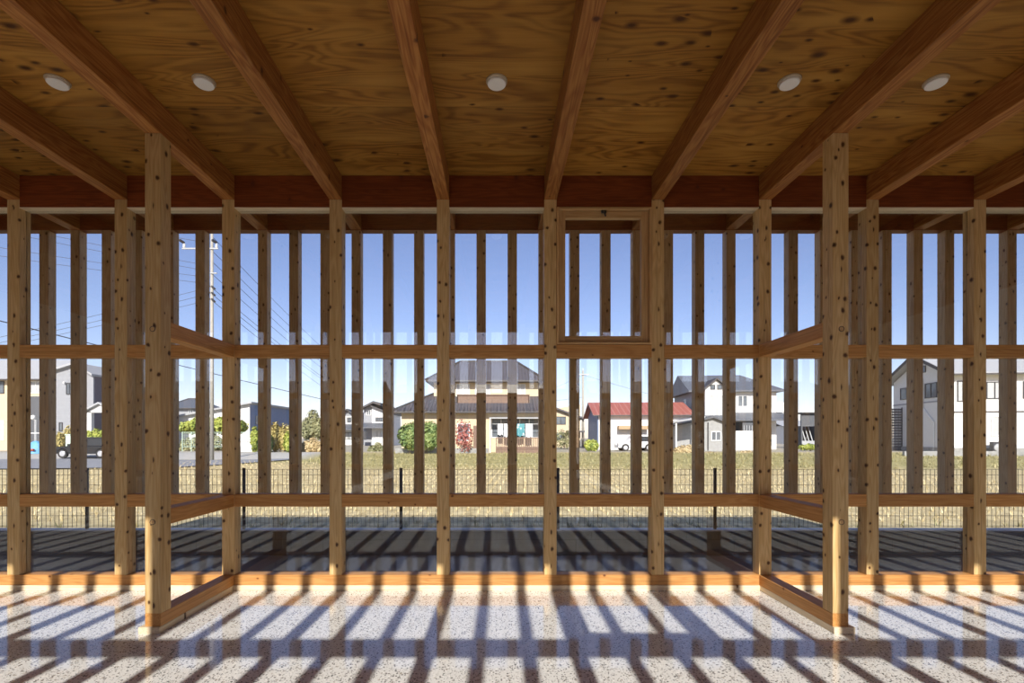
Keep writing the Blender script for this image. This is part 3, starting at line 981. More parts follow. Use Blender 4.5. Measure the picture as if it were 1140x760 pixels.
shrub('round_bush', 444, 492, 459, 501, 38.5, L_gr, 'large round green bush in front of the middle house', n=2600, blobs=2, size=0.16)
shrub('maple_tree', 507, 527, 458, 503, 39.0, L_rd, 'small sparse red-leaved tree left of the middle house door', 'tree', n=330, blobs=2, size=0.11, trunk=True)

# ---- small cream house right behind the middle house
h = empty('house', (sx(614, 62), 62, -0.05))
tag(h, 'small cream gabled house just right of the middle house', 'house', 'houses beyond the field', 'thing')
w = sx(640, 62) - sx(608, 62)
zt = sz(450, 62)
MB().prism([(-0.5, 0), (w, 0), (w, zt), (w*0.28, sz(454, 62)), (w*0.28, sz(454,62)), (-0.5, sz(452, 62))], 0, 8, 'y').build('wall', M_cream, h)
gable_y(h, 'roof', M_tile, [(-2.2, sz(463, 62)), (0.0, sz(452, 62)), (w + 0.45, sz(465, 62))], -0.6, 8.4, 0.2)
MB().box(w*0.5, w + 0.35, -1.2, 0.0, 1.9, 2.1).build('porch_roof', M_tile, h)
win(h, 0.5, 1.8, 2.9, 3.9, 0, M_bfr, M_pane)
win(h, 0.6, 1.9, 0.9, 1.9, 0, M_bfr, M_pane)

# ---- warehouse with red roof
b = math.radians(3)
h = empty('warehouse', (sx(665, 50), 50, -0.05), -b)
tag(h, 'long white storage building with a red metal roof and blue gable end', 'warehouse', 'houses beyond the field', 'thing')
L_, dp = 9.3, 7.0
ze, zr = sz(462, 50), sz(449.5, 54)
MB().prism([(0, 0), (dp, 0), (dp, ze), (dp/2, zr - .1), (0, ze)], 0, 0.12, 'x').build('gable_wall', M_bsid, h)
MB().box(0.12, L_, 0, dp, 0, ze).build('wall', M_wwall, h)
gable_x(h, 'roof', M_red, -0.5, L_ + 0.4, -0.5, dp + 0.5, ze + 0.05, zr + 0.12)
MB().box(2.0, 5.0, -0.9, 0, 2.1, 2.45).build('awning', plain('tan_awning', (0.45, 0.30, 0.17), 0.7), h)
sh = MB().box(6.0, 7.6, -0.05, 0.02, 0.0, 2.3).build('shutter', M_galv, h)
win(h, 7.9, 8.9, 1.1, 2.1, 0, M_bfr, M_pane)

# ---- house with the white dormer
b = math.radians(5)
h = empty('house', (sx(771, 52), 52, -0.05), -b)
tag(h, 'white two-storey house with slate roof and small gabled dormer', 'house', 'houses beyond the field', 'thing')
ze, zr = 6.2, 8.25
MB().prism([(0, 0), (7, 0), (7, ze), (3.5, zr - .15), (0, ze)], 0, 0.1, 'x').build('gable_wall', M_gsid, h)  # grey colour carries the shade on this end of the white house
MB().box(0.1, 8.5, 0, 7, 0, ze).build('wall', M_wwall, h)
g = MB()
g.add([(-0.6,-0.7,ze),(9.1,-0.7,ze),(9.1,7.7,ze),(-0.6,7.7,ze),(-0.6,3.5,zr),(6.2,3.5,zr)], [(0,1,5,4),(1,2,5),(2,3,4,5),(3,0,4)])
g.add([(-0.6,-0.7,ze-.16),(9.1,-0.7,ze-.16),(9.1,7.7,ze-.16),(-0.6,7.7,ze-.16),(-0.6,-0.7,ze),(9.1,-0.7,ze),(9.1,7.7,ze),(-0.6,7.7,ze)],
      [(0,1,2,3),(0,4,5,1),(1,5,6,2),(2,6,7,3),(3,7,4,0)])
g.build('roof', M_slate, h)
dm = MB().prism([(1.0, 3.0), (3.2, 3.0), (3.2, 6.35), (2.1, 7.25), (1.0, 6.35)], -0.9, 2.2, 'y').build('dormer', M_wwall, h)
gable_y(dm, 'dormer_roof', M_fasc, [(0.6, 6.2), (2.1, 7.45), (3.6, 6.2)], -1.25, 2.4, 0.15)
win(h, 1.5, 2.0, 6.25, 6.75, -0.9, M_bfr, M_pane, 0)
win(h, 2.2, 2.7, 6.25, 6.75, -0.9, M_bfr, M_pane, 0)
win(h, 1.3, 2.95, 3.4, 5.7, -0.9, M_wfr, M_curt, 2)
win(h, 4.6, 5.6, 4.5, 5.7, 0, M_wfr, M_pane, 1)
win(h, 6.9, 8.1, 4.3, 5.6, 0, M_wfr, M_curt, 1)
win(h, 2.2, 3.2, 4.6, 5.5, -0.0, M_wfr, M_pane, 0, 'x')
MB().prism([(-2.3, 3.1), (0, 3.9), (0, 3.7), (-2.3, 2.95)], 0.2, 9.0, 'x').build('lower_roof', M_slate, h)
pb = MB().box(4.3, 6.6, -2.0, -1.9, 1.5, 2.9).box(4.3, 6.6, -0.03, 0.0, 1.3, 2.9).build('porch', M_dark, h)
g = MB()
for k in range(9):
    g.box(4.4 + k*.26, 4.46 + k*.26, -2.06, -2.0, 1.5, 2.5)
g.build('slats', M_galv, pb)
MB().box(8.5, 9.9, 1.0, 1.1, 4.0, 5.0).box(8.5, 9.9, -0.2, 1.1, 3.9, 4.0).build('balcony', M_wfr, h)
MB().box(6.75, 8.0, -0.1, 0.0, 0.4, 2.3).build('door', M_gsid, h)

o = empty('garage', (sx(752, 45.5), 45.5, -0.05))
tag(o, 'grey gabled garage with a small window in front of the dormer house', 'garage', 'houses beyond the field', 'thing')
k = lambda px: sx(px, 45.5) - sx(752, 45.5)
MB().prism([(0, 0), (k(804), 0), (k(804), sz(467, 45.5)), (k(793), sz(464, 45.5)), (0, sz(472, 45.5))], 0, 3.2, 'y').build('wall', M_gsid2, o)
gable_y(o, 'roof', M_dark, [(-0.3, sz(472.6, 45.5)), (k(793), sz(463, 45.5)), (k(806), sz(468, 45.5))], -0.35, 3.4, 0.18)
win(o, k(791.5), k(802.5), sz(490.5, 45.5), sz(480, 45.5), 0, M_wfr, M_pane, 1)
MB().tube((k(788), -0.05, 0.1), (k(788), -0.05, sz(470, 45.5)), 0.05).build('drainpipe', M_bfr, o)

o = empty('carport', (sx(766, 43.0), 43.0, -0.05))
tag(o, 'carport with a sloping pale grey roof left of the grey garage', 'carport', kind='thing')
k = lambda px: sx(px, 43.0) - sx(766, 43.0)
MB().prism([(k(744), sz(471, 43.0)), (k(782), sz(465, 43.0)), (k(782), sz(463.5, 43.0)), (k(744), sz(469.5, 43.0))], -0.6, 1.8, 'y').build('roof', M_grey, o)
for px, dy in ((751, -0.4), (751, 1.6), (781, -0.4), (781, 1.6)):
    MB().box(k(px) - .06, k(px) + .06, dy, dy + .1, 0, sz(471 - (px-744)*0.158, 43.0)).build('post', M_wfr, o)
g = MB().bar((k(768), -0.3, 0.0), (k(773), -0.3, 2.3), 0.12, 0.1)
g.build('brace', M_wfr, o)

o = MB().box(sx(819, 47.8), sx(851, 47.8), 47.8, 47.95, -0.1, sz(481, 47.8)).box(sx(819, 47.8) - .05, sx(851, 47.8) + .05, 47.75, 48.0, sz(481, 47.8), sz(480, 47.8)).build('boundary_wall', M_wwall)
tag(o, 'blank white boundary wall in front of the dormer house', 'wall', kind='thing')

# ---- dark shed and pale far house
o = empty('shed', (sx(899, 55), 55, -0.05))
tag(o, 'dark open shed standing alone right of the dormer house', 'shed', kind='thing')
k = lambda px: sx(px, 55) - sx(899, 55)
MB().box(k(892), k(912), 0, 0.15, sz(474, 55), sz(460, 55)).build('upper_wall', M_dark, o)
MB().box(k(892), k(912), 2.0, 2.15, 0.0, sz(474, 55)).box(k(892), k(892)+.15, 0, 2, 0, sz(474,55)).box(k(912)-.15, k(912), 0, 2, 0, sz(474,55)).build('wall', M_dark, o)
MB().box(k(890.5), k(913), -0.4, 2.4, sz(460, 55), sz(459, 55)).build('roof', M_fasc, o)
for px in (894, 898, 902, 906):
    MB().bar((k(px), -0.1, 0.1), (k(px + 1.2), 1.2, sz(474.5, 55)), 0.1, 0.1).build('plank', M_galv, o)
MB().box(k(891), k(911), -0.3, -0.2, 0.0, 0.9).build('low_panel', M_grey, o)
h = empty('house', (sx(884, 90), 90, -0.05))
tag(h, 'distant pale low building beside the dark shed', 'house', 'houses beyond the field', 'thing')
MB().box(-1.8, 16, 0, 8, 0, sz(474, 90)).build('wall', M_wwall, h)
gable_x(h, 'roof', M_grey, -2.4, 16.6, -.5, 8.5, sz(474, 90), sz(467, 90))
win(h, 0, 2, 1.2, 2.4, 0, M_bfr, M_pane)

# ---- white house on the right
b = math.radians(8)
h = empty('house', (37.2, 40, -0.05), -b)
tag(h, 'big white two-storey gabled house at the right end of the field', 'house', 'houses beyond the field', 'thing')
ze, zr, dp, L_ = 6.5, 8.5, 7.3, 14
MB().prism([(0, 0), (dp, 0), (dp, ze), (dp/2, zr - .15), (0, ze)], 0, 0.1, 'x').build('gable_wall', M_wwall, h)
MB().box(0.1, L_, 0, dp, 0, ze).build('wall', M_wwall, h)
gable_x(h, 'roof', M_grey, -0.7, L_ + 0.6, -0.7, dp + 0.7, ze, zr + 0.2, 0.2)
MB().prism([(-0.7, ze - .02), (dp/2, zr + .18), (dp + .7, ze - .02), (dp + .7, ze - .28), (dp/2, zr - .1), (-0.7, ze - .28)], -0.76, -0.70, 'x').build('barge_board', M_fasc, h)
MB().box(-0.03, L_, -0.03, 0.0, 3.3, 3.42).build('belt_course', M_fasc, h)
MB().box(-0.03, 0.0, 0, dp, 4.3, 4.42).build('belt_course', M_gsid, h)
win(h, 0.3, 0.75, 4.2, 5.9, 0, M_bfr, M_curt, 0)
win(h, 2.4, 3.6, 4.4, 5.8, 0, M_bfr, M_curt, 1)
win(h, 5.0, 6.2, 4.4, 5.8, 0, M_bfr, M_pane, 1)
win(h, 2.75, 3.6, 1.4, 3.0, 0, M_wfr, M_curt, 0)
win(h, 5.2, 6.4, 1.0, 2.6, 0, M_bfr, M_pane, 1)
win(h, 1.7, 3.1, 4.7, 6.0, 0, M_bfr, M_pane, 1, 'x')
win(h, 5.4, 6.3, 4.8, 5.9, 0, M_bfr, M_pane, 0, 'x')
win(h, 3.0, 3.5, 7.0, 7.6, 0, M_bfr, M_pane, 0, 'x')
MB().tube((-0.06, 2.0, 0.1), (-0.06, 2.0, 2.6), 0.05).tube((-0.06, 2.0, 2.6), (-0.06, 3.3, 3.9), 0.05).tube((-0.06, 3.3, 3.9), (-0.06, 3.3, 6.4), 0.05).build('drainpipe', M_wfr, h)
MB().box(-0.1, L_, -0.1, dp, 0, 0.45).build('plinth', M_conc, h)
ac = MB().box(2.3, 3.2, -0.8, -0.45, 0.1, 0.95).build('outdoor_unit', M_bfr, h)
MB().lathe([(0.3, 0), (0.3, -0.03), (0.05, -0.05)], (2.65, -0.8, 0.5), 'y', 16).build('fan_grille', M_galv, ac)
o = empty('lattice_screen', (sx(998, 46), 46, -0.05))
tag(o, 'tall dark lattice screen at the left corner of the big white house', 'screen', kind='thing')
g = MB()
for i in range(9):
    g.box(-0.5 + i*.12, -0.46 + i*.12, 0, 0.04, 0, 4.0)
for i in range(16):
    g.box(-0.5, 0.5, -0.02, 0.0, 0.1 + i*.25, 0.22 + i*.25)
g.build('slats', M_bfr, o)
MB().box(-0.56, -0.5, -.03, .06, 0, 4.1).box(0.5, 0.56, -.03, .06, 0, 4.1).build('frame', M_bfr, o)
o = MB().box(30.6, 42, 36.8, 37.0, -0.3, 0.22).build('boundary_wall', M_conc)
tag(o, 'low dark concrete kerb wall in front of the big white house', 'wall', kind='thing')

# ---- houses on the left
h = empty('house', (sx(12, 47), 47, -0.32))
tag(h, 'cream house with pale grey roof at the far left edge', 'house', 'houses beyond the field', 'thing')
k = lambda px: sx(px, 47) - sx(12, 47)
zz = lambda py: py2z(py, 47) + 0.32
MB().box(k(-110), k(54), 0, 7, zz(441), zz(422)).build('upper_wall', M_cream, h)
MB().box(k(-110), k(8), 0, 7, 0, zz(441)).build('wall', M_cream, h)
MB().box(k(8), k(54), 0, 7, 0, zz(441)).build('dark_wall', M_dark, h)
gable_x(h, 'roof', M_grey, k(-114), k(57), -0.6, 7.6, zz(422), zz(394))
win(h, k(-8), k(5), zz(438), zz(424), 0, M_bfr, M_pane, 1)
win(h, k(34), k(47), zz(438), zz(424), 0, M_wfr, M_curt, 1)
win(h, k(-12), k(5), zz(490), zz(468), 0, M_wfr, M_curt, 1)

h = empty('house', (sx(80, 46), 46, -0.32))
tag(h, 'grey house with a tall plain gable wall behind the black car', 'house', 'houses beyond the field', 'thing')
k = lambda px: sx(px, 46) - sx(80, 46)
zz = lambda py: py2z(py, 46) + 0.32
gp = [(k(58), 0), (k(104), 0), (k(104), zz(417)), (k(85), zz(405)), (k(58), zz(413))]
MB().prism(gp, 0, 0.15, 'y').build('gable_wall', M_gsid, h)
MB().prism(gp, 0.15, 9, 'y').build('wall', plain('shaded_side_plum', (0.13, 0.12, 0.15), 0.7), h)  # receding side is in shade, painted in as a darker plum
gable_y(h, 'roof', M_grey, [(k(54), zz(413)), (k(85), zz(403.5)), (k(106), zz(416.5))], -0.4, 9.4, 0.2)
win(h, k(74), k(81), zz(439), zz(426), 0, M_bfr, M_pane, 1)
MB().box(k(72), k(73.5), -0.2, 0, zz(427), zz(425)).build('vent_hood', M_wfr, h)
win(h, k(66), k(70), zz(480), zz(470), 0, M_bfr, M_pane, 0)

o = empty('entrance_porch', (sx(108, 43), 43, -0.32))
tag(o, 'white porch with gabled roof at the right of the grey house', 'porch', kind='thing')
k = lambda px: sx(px, 43) - sx(108, 43)
zz = lambda py: py2z(py, 43) + 0.32
gable_y(o, 'roof', M_grey, [(k(94), zz(457)), (k(112), zz(447.5)), (k(130), zz(457))], -0.3, 2.4, 0.15)
MB().prism([(k(96), zz(459)), (k(128), zz(459)), (k(112), zz(450))], 0, 0.1, 'y').build('gable_board', M_wwall, o)
for px in (97, 127):
    MB().box(k(px) - .12, k(px) + .35, 0, 0.3, 0, zz(458)).build('post', M_wfr, o)
MB().box(k(104), k(122), 2.2, 2.3, 0, zz(459)).build('door', M_bfr, o)

# ---- long low building with white front and a side coloured blue-grey for its shade
b = math.radians(-1.5)
h = empty('long_building', (sx(278, 60), 60, -0.05), -b)
tag(h, 'long low building with white front and shaded blue-grey side behind the hedge', 'building', 'houses beyond the field', 'thing')
ze, zr = sz(450, 60), sz(447, 60)
wl_ = -(sx(278, 60) - sx(190, 60))
MB().prism([(wl_, 0), (0, 0), (0, sz(449.5, 60)), (wl_, sz(466, 60))], 0, 0.1, 'y').build('front_wall', M_wwall, h)
MB().prism([(wl_, 0), (0, 0), (0, sz(449.5, 60)), (wl_, sz(466, 60))], 0.1, 13, 'y').build('side_wall', M_bsid, h)  # shade on the side turned from the sun put in as blue-grey
MB().prism([(wl_ - .4, sz(467, 60)), (0.5, sz(449, 60)), (0.5, sz(447.3, 60)), (wl_ - .4, sz(465, 60))], -0.6, 13.5, 'y').build('roof', M_grey, h)
win(h, wl_ + 6.2, wl_ + 7.4, 1.6, 2.6, 0, M_bfr, M_pane)
MB().box(0, 0.03, 1.5, 3.0, 2.9, 4.0).build('window', M_pane, h)
h = empty('house', (sx(208, 85), 85, -0.05))
tag(h, 'distant house with a dark hip roof above the long building', 'house', 'houses beyond the field', 'thing')
k = lambda px: sx(px, 85) - sx(208, 85)
MB().box(k(188), k(222), 0, 7, 0, sz(454, 85)).build('wall', M_gsid, h)
hip(h, 'roof', M_slate, k(183), k(228), -.7, 7.7, sz(454, 85), sz(443.5, 88), k(196), k(206), 3.5)
win(h, k(210), k(215), sz(462, 85), sz(456, 85), 0, M_wfr, M_pane)

# ---- modern white houses further back
h = empty('house', (sx(418, 72), 72, -0.05))
tag(h, 'white modern house with a dark clipped roof left of the middle house', 'house', 'houses beyond the field', 'thing')
k = lambda px: sx(px, 72) - sx(418, 72)
MB().box(k(404), k(415), 0.5, 8, 0, sz(455, 72)).prism([(k(404), sz(455, 72)), (k(415), sz(455, 72)), (k(415), sz(449, 72)), (k(404), sz(453, 72))], 0.5, 8, 'y').build('grey_wall', M_gsid, h)
MB().prism([(k(414), 0), (k(434), 0), (k(434), sz(459.5, 72)), (k(414), sz(452, 72))], 0, 8, 'y').build('wall', M_wwall, h)
MB().prism([(k(402), sz(454, 72)), (k(416.5), sz(446.5, 72)), (k(424.5), sz(448.5, 72)), (k(424.5), sz(451.5, 72)), (k(416.5), sz(449, 72)), (k(402), sz(455.5, 72))], -0.6, 8.4, 'y').build('roof', M_fasc, h)
MB().prism([(k(413), sz(452.5, 72)), (k(435), sz(461, 72)), (k(435), sz(459.5, 72)), (k(413), sz(451, 72))], -0.5, 8.4, 'y').build('side_roof', M_fasc, h)
MB().prism([(-2.2, sz(475, 70)), (0, sz(470.5, 72)), (0, sz(472, 72)), (-2.2, sz(476.5, 70))], k(403), k(436), 'x').build('lower_roof', M_slate, h)
win(h, k(418), k(427), sz(469, 72), sz(464.5, 72), 0, M_bfr, M_pane, 3)
win(h, k(407), k(412), sz(462, 72), sz(456, 72), 0.5, M_wfr, M_pane, 1)
win(h, k(418), k(426), sz(487, 72), sz(478.5, 72), 0, M_wfr, M_curt, 1)
MB().box(k(405), k(412), -2.2, -2.1, 0.9, sz(480, 70)).build('screen', M_bfr, h)
h = empty('house', (sx(388, 78), 78, -0.05))
tag(h, 'white house with dark gable seen left of the modern house', 'house', 'houses beyond the field', 'thing')
k = lambda px: sx(px, 78) - sx(388, 78)
MB().box(k(376), k(397), 0, 8, 0, sz(463, 78)).build('wall', M_wwall, h)
MB().prism([(k(376), sz(463, 78)), (k(397), sz(463, 78)), (k(387), sz(456, 78))], 0.1, 8, 'y').build('gable', M_gsid, h)
gable_y(h, 'roof', M_fasc, [(k(373.5), sz(464.5, 78)), (k(387), sz(455, 78)), (k(399), sz(464, 78))], -0.6, 8.4, 0.22)
win(h, k(386.5), k(391), sz(470, 78), sz(464.5, 78), 0, M_bfr, M_pane)
MB().prism([(-1.8, sz(477, 76)), (0, sz(472, 78)), (0, sz(473.5, 78)), (-1.8, sz(478.5, 76))], k(375), k(398), 'x').build('lower_roof', M_slate, h)
win(h, k(384), k(392), sz(489, 78), sz(481, 78), 0, M_bfr, M_curt)

# ---- hedges and shrubs
shrub('hedge', 196, 282, 461, 483, 52, L_yg, 'long yellow-green hedge in front of the long low building', 'hedge', n=1100, blobs=7, size=0.2)
shrub('hedge_shrub', 198, 254, 478, 506, 47, L_ol, 'low olive shrubs behind the pale garden fence', 'shrub', 'shrubs along the road', n=600, blobs=4, size=0.16)
shrub('garden_shrub', 279, 288, 473, 504, 42, L_yg, 'narrow yellow-green shrub at the left end of the roadside shrubs', 'shrub', 'shrubs along the road', n=900, blobs=1, size=0.14)
shrub('garden_shrub', 287, 304, 474, 506, 42, L_dk, 'dark green roadside shrub between two yellow ones', 'shrub', 'shrubs along the road', n=900, blobs=2, size=0.15)
shrub('garden_tree', 300, 324, 460, 504, 43, L_or, 'orange-tinged shrub near the end of the road', 'shrub', 'shrubs along the road', n=900, blobs=2, size=0.15)
shrub('garden_shrub', 316, 334, 474, 505, 41.5, L_yg, 'yellow-green shrub right of the orange one', 'shrub', 'shrubs along the road', n=800, blobs=2, size=0.15)
shrub('garden_tree', 334, 364, 452, 490, 46, L_ol, 'thin olive tree at the end of the road', 'tree', n=750, blobs=3, size=0.15, trunk=True)
shrub('dry_bush', 334, 364, 485, 506, 43, M_dry, 'dry tan reeds beneath the thin olive tree', 'bush', n=600, blobs=3, size=0.13)
shrub('conifer', 61, 72, 480, 503, 42, L_or, 'golden conifer left of the other one beside the grey house', 'shrub', 'golden conifers', n=700, blobs=1, size=0.12)
shrub('conifer', 71, 84, 473, 502, 43, L_or, 'taller golden conifer in front of the grey gable wall', 'shrub', 'golden conifers', n=800, blobs=1, size=0.12)
shrub('garden_shrub', 92, 122, 475, 496, 40.5, L_yg, 'yellow-green bush behind the black car', 'shrub', n=700, blobs=3, size=0.13)
shrub('green_bush', 651, 666, 487, 502, 44, L_yg, 'low bright green bush before the blue gable end', 'bush', n=700, blobs=2, size=0.12)
shrub('dry_bush', 748, 782, 492, 509, 41, M_dry, 'larger brown dry bush in front of the carport', 'bush', 'dry bushes on the bank', n=700, blobs=4, size=0.12)
shrub('dry_bush', 784, 800, 501, 510, 41, M_dry, 'small brown dry bush in front of the grey garage', 'bush', 'dry bushes on the bank', n=400, blobs=2, size=0.1)
shrub('dry_bush', 822, 845, 500, 509, 41, M_dry, 'low brown dry bush in front of the white boundary wall', 'bush', 'dry bushes on the bank', n=400, blobs=3, size=0.1)
shrub('dry_bush', 409, 432, 491, 506, 44, L_ol, 'olive scrub below the modern white house', 'bush', n=450, blobs=3, size=0.11)
shrub('garden_tree', 618, 638, 473, 500, 52, L_ol, 'small shrub in front of the small cream house', 'shrub', n=350, blobs=2, size=0.12)
shrub('green_bush', 888, 916, 493, 501, 45, L_yg, 'low green bush in front of the dark shed', 'bush', n=350, blobs=3, size=0.1)

# garden fence by the hedge
o = empty('garden_fence', (sx(225, 44), 44, -0.2))
tag(o, 'pale green garden mesh fence in front of the hedge', 'fence', kind='thing')
M_pg = plain('pale_green_paint', (0.50, 0.62, 0.50), 0.6)
k = lambda px: sx(px, 44) - sx(225, 44)
for px in (203, 213, 223, 250, 282):
    MB().tube((k(px), 0, 0), (k(px), 0, 1.95), 0.035, n=8).build('post', M_pg, o)
g = MB().tube((k(203), 0, 1.9), (k(282), 0, 1.9), 0.025, n=6).tube((k(203), 0, 0.6), (k(282), 0, 0.6), 0.025, n=6)
x = k(203)
while x < k(282):
    g.box(x - .006, x + .006, -.006, .006, 0.6, 1.9)
    x += 0.2
for i in range(7):
    g.box(k(203), k(282), -.006, .006, 0.7 + i*.18, 0.712 + i*.18)
g.build('mesh', M_pg, o)
o = MB().box(sx(268, 43), sx(283, 43), 43, 43.5, -0.25, 0.9).prism([(sx(266, 43), 0.9), (sx(285, 43), 0.9), (sx(280, 43), 1.25), (sx(271, 43), 1.25)], 42.9, 43.6, 'y').build('covered_crate', M_lw)
tag(o, 'white covered crate at the right end of the garden fence', 'crate', kind='thing')

# ---------------------------------------------------------------- cars
M_tyre = plain('tyre', (0.025, 0.025, 0.025), 0.8)
M_hub = plain('hubcap', (0.55, 0.55, 0.56), 0.35, 0.4)
M_cglass = plain('car_glass', (0.03, 0.035, 0.042), 0.25)
M_lamp = plain('headlamp', (0.6, 0.6, 0.58), 0.2)
def car(x, y, z, L, paint, label, rz=0.0, W=1.7, van=False):
    r = empty('car', (x, y, z), rz)
    tag(r, label, 'car', kind='thing')
    hh = 1.0 if van else 0.86
    body = [(0, .28), (0.02, .55), (.10*L, .80 if not van else .9), (.30*L, hh), (.78*L, hh), (.97*L, hh - .06), (L, .6), (L, .28)]
    # arches
    def arch(c):
        return [(c + .36*math.cos(t), .30 + .36*math.sin(t)) for t in [PI*i/8 for i in range(9)]]
    w1, w2 = .19*L, .80*L
    poly = body + arch(w2) + arch(w1)
    MB().prism(poly, -W/2, W/2, 'y').build('body', paint, r, 0.03)
    top = 1.75 if van else 1.48
    cab = [(.24*L, hh - .02), (.40*L, top - .05), (.46*L, top), (.80*L, top - .02), (.88*L, top - .12), (.96*L, hh - .02)]
    cb = MB().prism(cab, -W/2 + .1, W/2 - .1, 'y').build('cabin', paint, r, 0.03)
    for s in (-1, 1):
        y0, y1 = sorted((s*(W/2 - .11), s*(W/2 - .085)))
        MB().prism([(.31*L, hh + .03), (.42*L, top - .13), (.56*L, top - .11), (.56*L, hh + .03)], y0, y1, 'y').build('side_window', M_cglass, cb)
        MB().prism([(.59*L, hh + .03), (.59*L, top - .11), (.80*L, top - .14), (.89*L, hh + .03)], y0, y1, 'y').build('side_window', M_cglass, cb)
        for c in (w1, w2):
            a, b_ = sorted((s*(W/2 - .2), s*(W/2 + .01)))
            wh = MB().lathe([(.31, a), (.31, b_)], (c, 0, .31), 'y', 20).build('wheel', M_tyre, r)
            e = s*(W/2 + .012)
            MB().lathe([(.20, e), (.17, e + s*.015), (.05, e + s*.02)], (c, 0, .31), 'y', 16).build('hubcap', M_hub, wh)
        a, b_ = sorted((s*(W/2 - .02), s*(W/2 - .42)))
        MB().box(-.015, .12, a, b_, .58, .72).build('headlamp', M_lamp, r)
        MB().box(.30*L, .36*L, *sorted((s*(W/2), s*(W/2 + .16))), hh, hh + .14).build('mirror', paint, r)
    return r
M_carb = plain('black_car_paint', (0.016, 0.018, 0.022), 0.22, 0.0, var=0.02)
M_carw = plain('white_car_paint', (0.80, 0.80, 0.80), 0.25, 0.0, var=0.02)
xx = sx(68, 35.5)
car(xx, 35.5, gh(xx + 2, 35.5) + 0.05, 4.4, M_carb, 'black car parked by the road in front of the grey house')
xx = sx(686, 46)
car(xx, 46, -0.02, 3.5, M_carw, 'white car parked in front of the red-roofed building')

# blue cover, lamp and gate by the far-left house
o = empty('covered_bicycle', (sx(40, 39), 39, gh(-35, 39)))
tag(o, 'blue cover draped over a low heap at the left roadside', 'cover', kind='thing')
g = MB()
vs, fs = [], []
for j in range(7):
    v = j / 6 * PI / 2
    for i in range(14):
        u = 2 * PI * i / 14
        rr = 1 + 0.12 * math.sin(3*u + j)
        vs.append((0.62 * math.cos(u) * math.cos(v) * rr, 0.45 * math.sin(u) * math.cos(v) * rr, 1.02 * math.sin(v)))
for j in range(6):
    for i in range(14):
        fs.append((j*14+i, j*14+(i+1) % 14, (j+1)*14+(i+1) % 14, (j+1)*14+i))
g.add(vs, fs)
g.build('sheet', plain('blue_sheet', (0.13, 0.36, 0.62), 0.6), o, smooth=True)
MB().tube((-.5, -.45, .3), (.3, -.5, .3), 0.09).build('red_bag', plain('red_cloth', (0.45, 0.10, 0.07), 0.8), o)
o = empty('garden_lamp', (sx(40, 43), 43, -0.32))
tag(o, 'garden lamp post with a white globe by the far-left house', 'lamp', kind='thing')
MB().tube((0, 0, 0), (0, 0, py2z(467, 43) + .32), 0.12, 0.1).build('pole', M_galv, o)
MB().lathe([(0.02, -.22), (.15, -.15), (.21, 0), (.15, .15), (.02, .22)], (-.25, 0, py2z(464.5, 43) + .32), 'z', 14).build('globe', M_wfr, o, smooth=True)
MB().tube((0, 0, py2z(468, 43) + .32), (-.25, 0, py2z(466.5, 43) + .3), 0.03).build('arm', M_galv, o)
o = empty('pipe_gate', (sx(39, 41), 41, -0.3))
tag(o, 'white pipe gate frame behind the blue cover', 'gate', kind='thing')
MB().tube((-.42, 0, 0), (-.42, 0, 1.9), .04).tube((.42, 0, 0), (.42, 0, 1.9), .04).tube((-.46, 0, 1.9), (.46, 0, 1.9), .04).build('frame', M_wfr, o)
MB().tube((-.42, 0, 1.0), (.42, 0, 1.0), .025).build('bar', M_wfr, o)
o = MB().box(sx(73, 41), sx(79, 41), 41, 41.5, -0.3, py2z(484, 41)).box(sx(72.4, 41), sx(79.6, 41), 40.95, 41.55, py2z(484, 41), py2z(483, 41)).build('storage_locker', M_pg)
tag(o, 'pale green locker between the golden conifers and the black car', 'locker', kind='thing')

# ---------------------------------------------------------------- utility poles and wires
M_pole = plain('pole_concrete', (0.38, 0.36, 0.31), 0.8, var=0.08)
M_wire = plain('wire', (0.06, 0.06, 0.07), 0.6)
DP = 33.0
o = empty('utility_pole', (sx(236, DP), DP, -0.2))
tag(o, 'tall concrete utility pole with cross-arms beside the road on the left', 'utility pole', kind='thing')
pz = lambda py: py2z(py, DP) + 0.2
k = lambda px: sx(px, DP) - sx(236, DP)
MB().tube((0, 0, -0.3), (0, 0, pz(252)), 0.13, 0.085, 14).build('pole', M_pole, o, smooth=True)
MB().box(k(204), k(244), -0.14, -0.07, pz(278), pz(276.6)).build('cross_arm', M_galv, o)
MB().box(k(235), k(242.5), -0.14, -0.07, pz(305.2), pz(304)).build('cross_arm', M_galv, o)
for px in (206, 242):
    MB().lathe([(.05, pz(276.6)), (.10, pz(275)), (.05, pz(274)), (.09, pz(273)), (.04, pz(271))], (k(px), -.1, 0), 'z', 12).build('insulator', M_wfr, o)
    MB().bar((k(px), -.1, pz(271)), (k(px - 2), -.4, pz(269.5)), 0.14, 0.12).build('connector', M_bfr, o)
for i, py in enumerate((319, 326, 333)):
    MB().bar((0.05, -.1, pz(py)), (k(244), -.5, pz(py + 5)), 0.10, 0.08).build('splice', M_bfr, o)
    MB().bar((-.05, -.1, pz(py)), (k(228), -.2, pz(py + 2)), 0.09, 0.07).build('splice', M_bfr, o)
def wire(p, q, sag, label, r=0.014):
    n = 14
    g = MB()
    p, q = Vector(p), Vector(q)
    pts = [p.lerp(q, i/n) - Vector((0, 0, sag * 4 * (i/n) * (1 - i/n))) for i in range(n + 1)]
    for a, b_ in zip(pts[:-1], pts[1:]):
        g.tube(a, b_, r, n=5)
    o = g.build('overhead_wire', M_wire)
    tag(o, label, 'wire', 'overhead wires', 'thing')
def wp(px, py, d): return (sx(px, d), d, py2z(py, d))
RW = 'overhead wire running down to the right of the tall utility pole, %s'
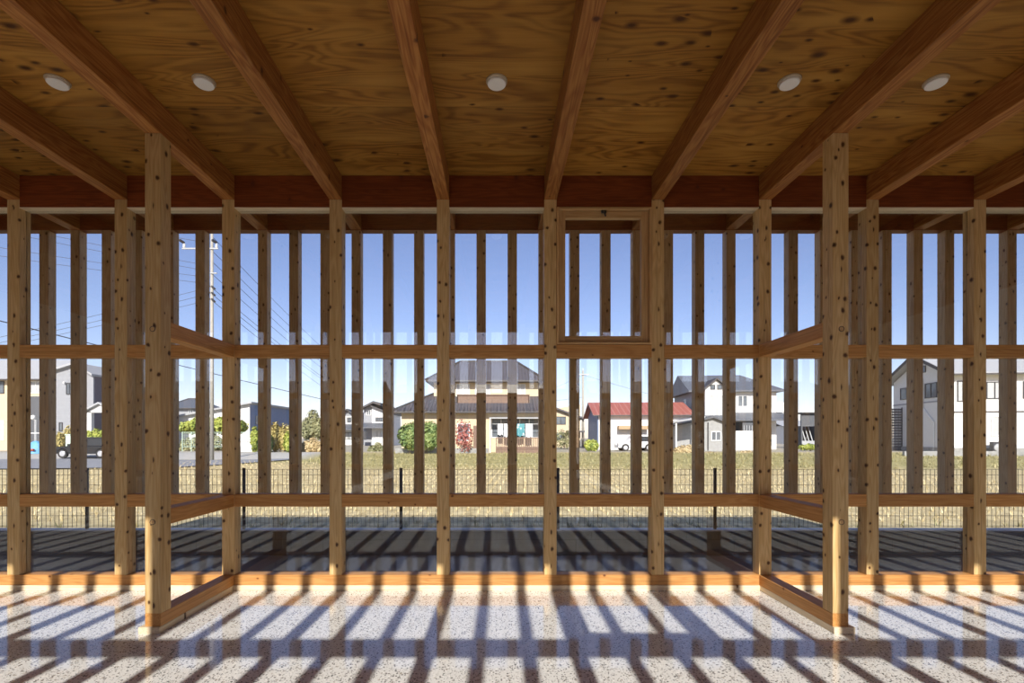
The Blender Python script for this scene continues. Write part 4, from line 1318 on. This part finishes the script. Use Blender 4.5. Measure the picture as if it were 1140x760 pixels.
for i, (a, b_) in enumerate((((235, 262), (440, 466)), ((235, 278), (440, 470)), ((235, 290), (425, 462)), ((235, 304), (430, 468)),
                         ((238, 322), (425, 470)), ((238, 329), (430, 474)), ((238, 336), (420, 475)))):
    t = (377 - a[0]) / (b_[0] - a[0])
    wire(wp(*a, DP), wp(377, a[1] + (b_[1] - a[1]) * t, 80), 0.3, RW % (ORD[i] + ' from the top'), 0.018)
LW = 'overhead wire running left from the tall utility pole, %s'
for i, (a, b_) in enumerate((((235, 271), (-80, 208)), ((235, 296), (-80, 232)), ((235, 302), (-80, 240)), ((235, 309), (-80, 262)), ((235, 316), (-80, 272)),
                         ((228, 321), (-80, 392)), ((228, 328), (-80, 398)), ((228, 335), (-80, 402)))):
    wire(wp(*a, DP), wp(*b_, 30), 0.12, LW % (ORD[i] + ' from the top'), 0.013)
wire(wp(-60, 342, 24), wp(380, 449, 60), 0.1, 'thick dark cable crossing the sky low on the left', 0.03)
o = empty('utility_pole', (sx(376.5, 80), 80.1, -0.05))
tag(o, 'distant utility pole hidden behind the fourth wall post where the wires end', 'utility pole', kind='thing')
MB().tube((0, 0, 0), (0, 0, 13.8), 0.17, 0.10, 12).build('pole', M_pole, o, smooth=True)
for z in (13.35, 12.25, 11.2):
    MB().box(-.6, .6, -.16, -.1, z, z + .1).build('cross_arm', M_galv, o)
DQ = 62.0
o = empty('utility_pole', (sx(649, DQ), DQ, -0.05))
tag(o, 'slim concrete utility pole at the left end of the red-roofed building', 'utility pole', kind='thing')
MB().tube((0, 0, 0), (0, 0, py2z(412, DQ)), 0.17, 0.11, 12).build('pole', M_pole, o, smooth=True)
MB().box(-.7, .7, -.2, -.12, py2z(417, DQ), py2z(416, DQ)).build('cross_arm', M_galv, o)
MB().lathe([(.03, py2z(412, DQ)), (.06, py2z(411, DQ)), (.03, py2z(409.5, DQ))], (0, 0, 0), 'z', 10).build('insulator', M_wfr, o)
for i, (a, b_) in enumerate((((649, 417), (560, 455)), ((649, 442), (560, 449)), ((649, 417), (790, 455)))):
    wire(wp(*a, DQ), wp(*b_, 75), 0.2, 'thin wire from the slim utility pole, ' + ('steepest one to the left', 'flat one to the left', 'one to the right')[i], 0.016)
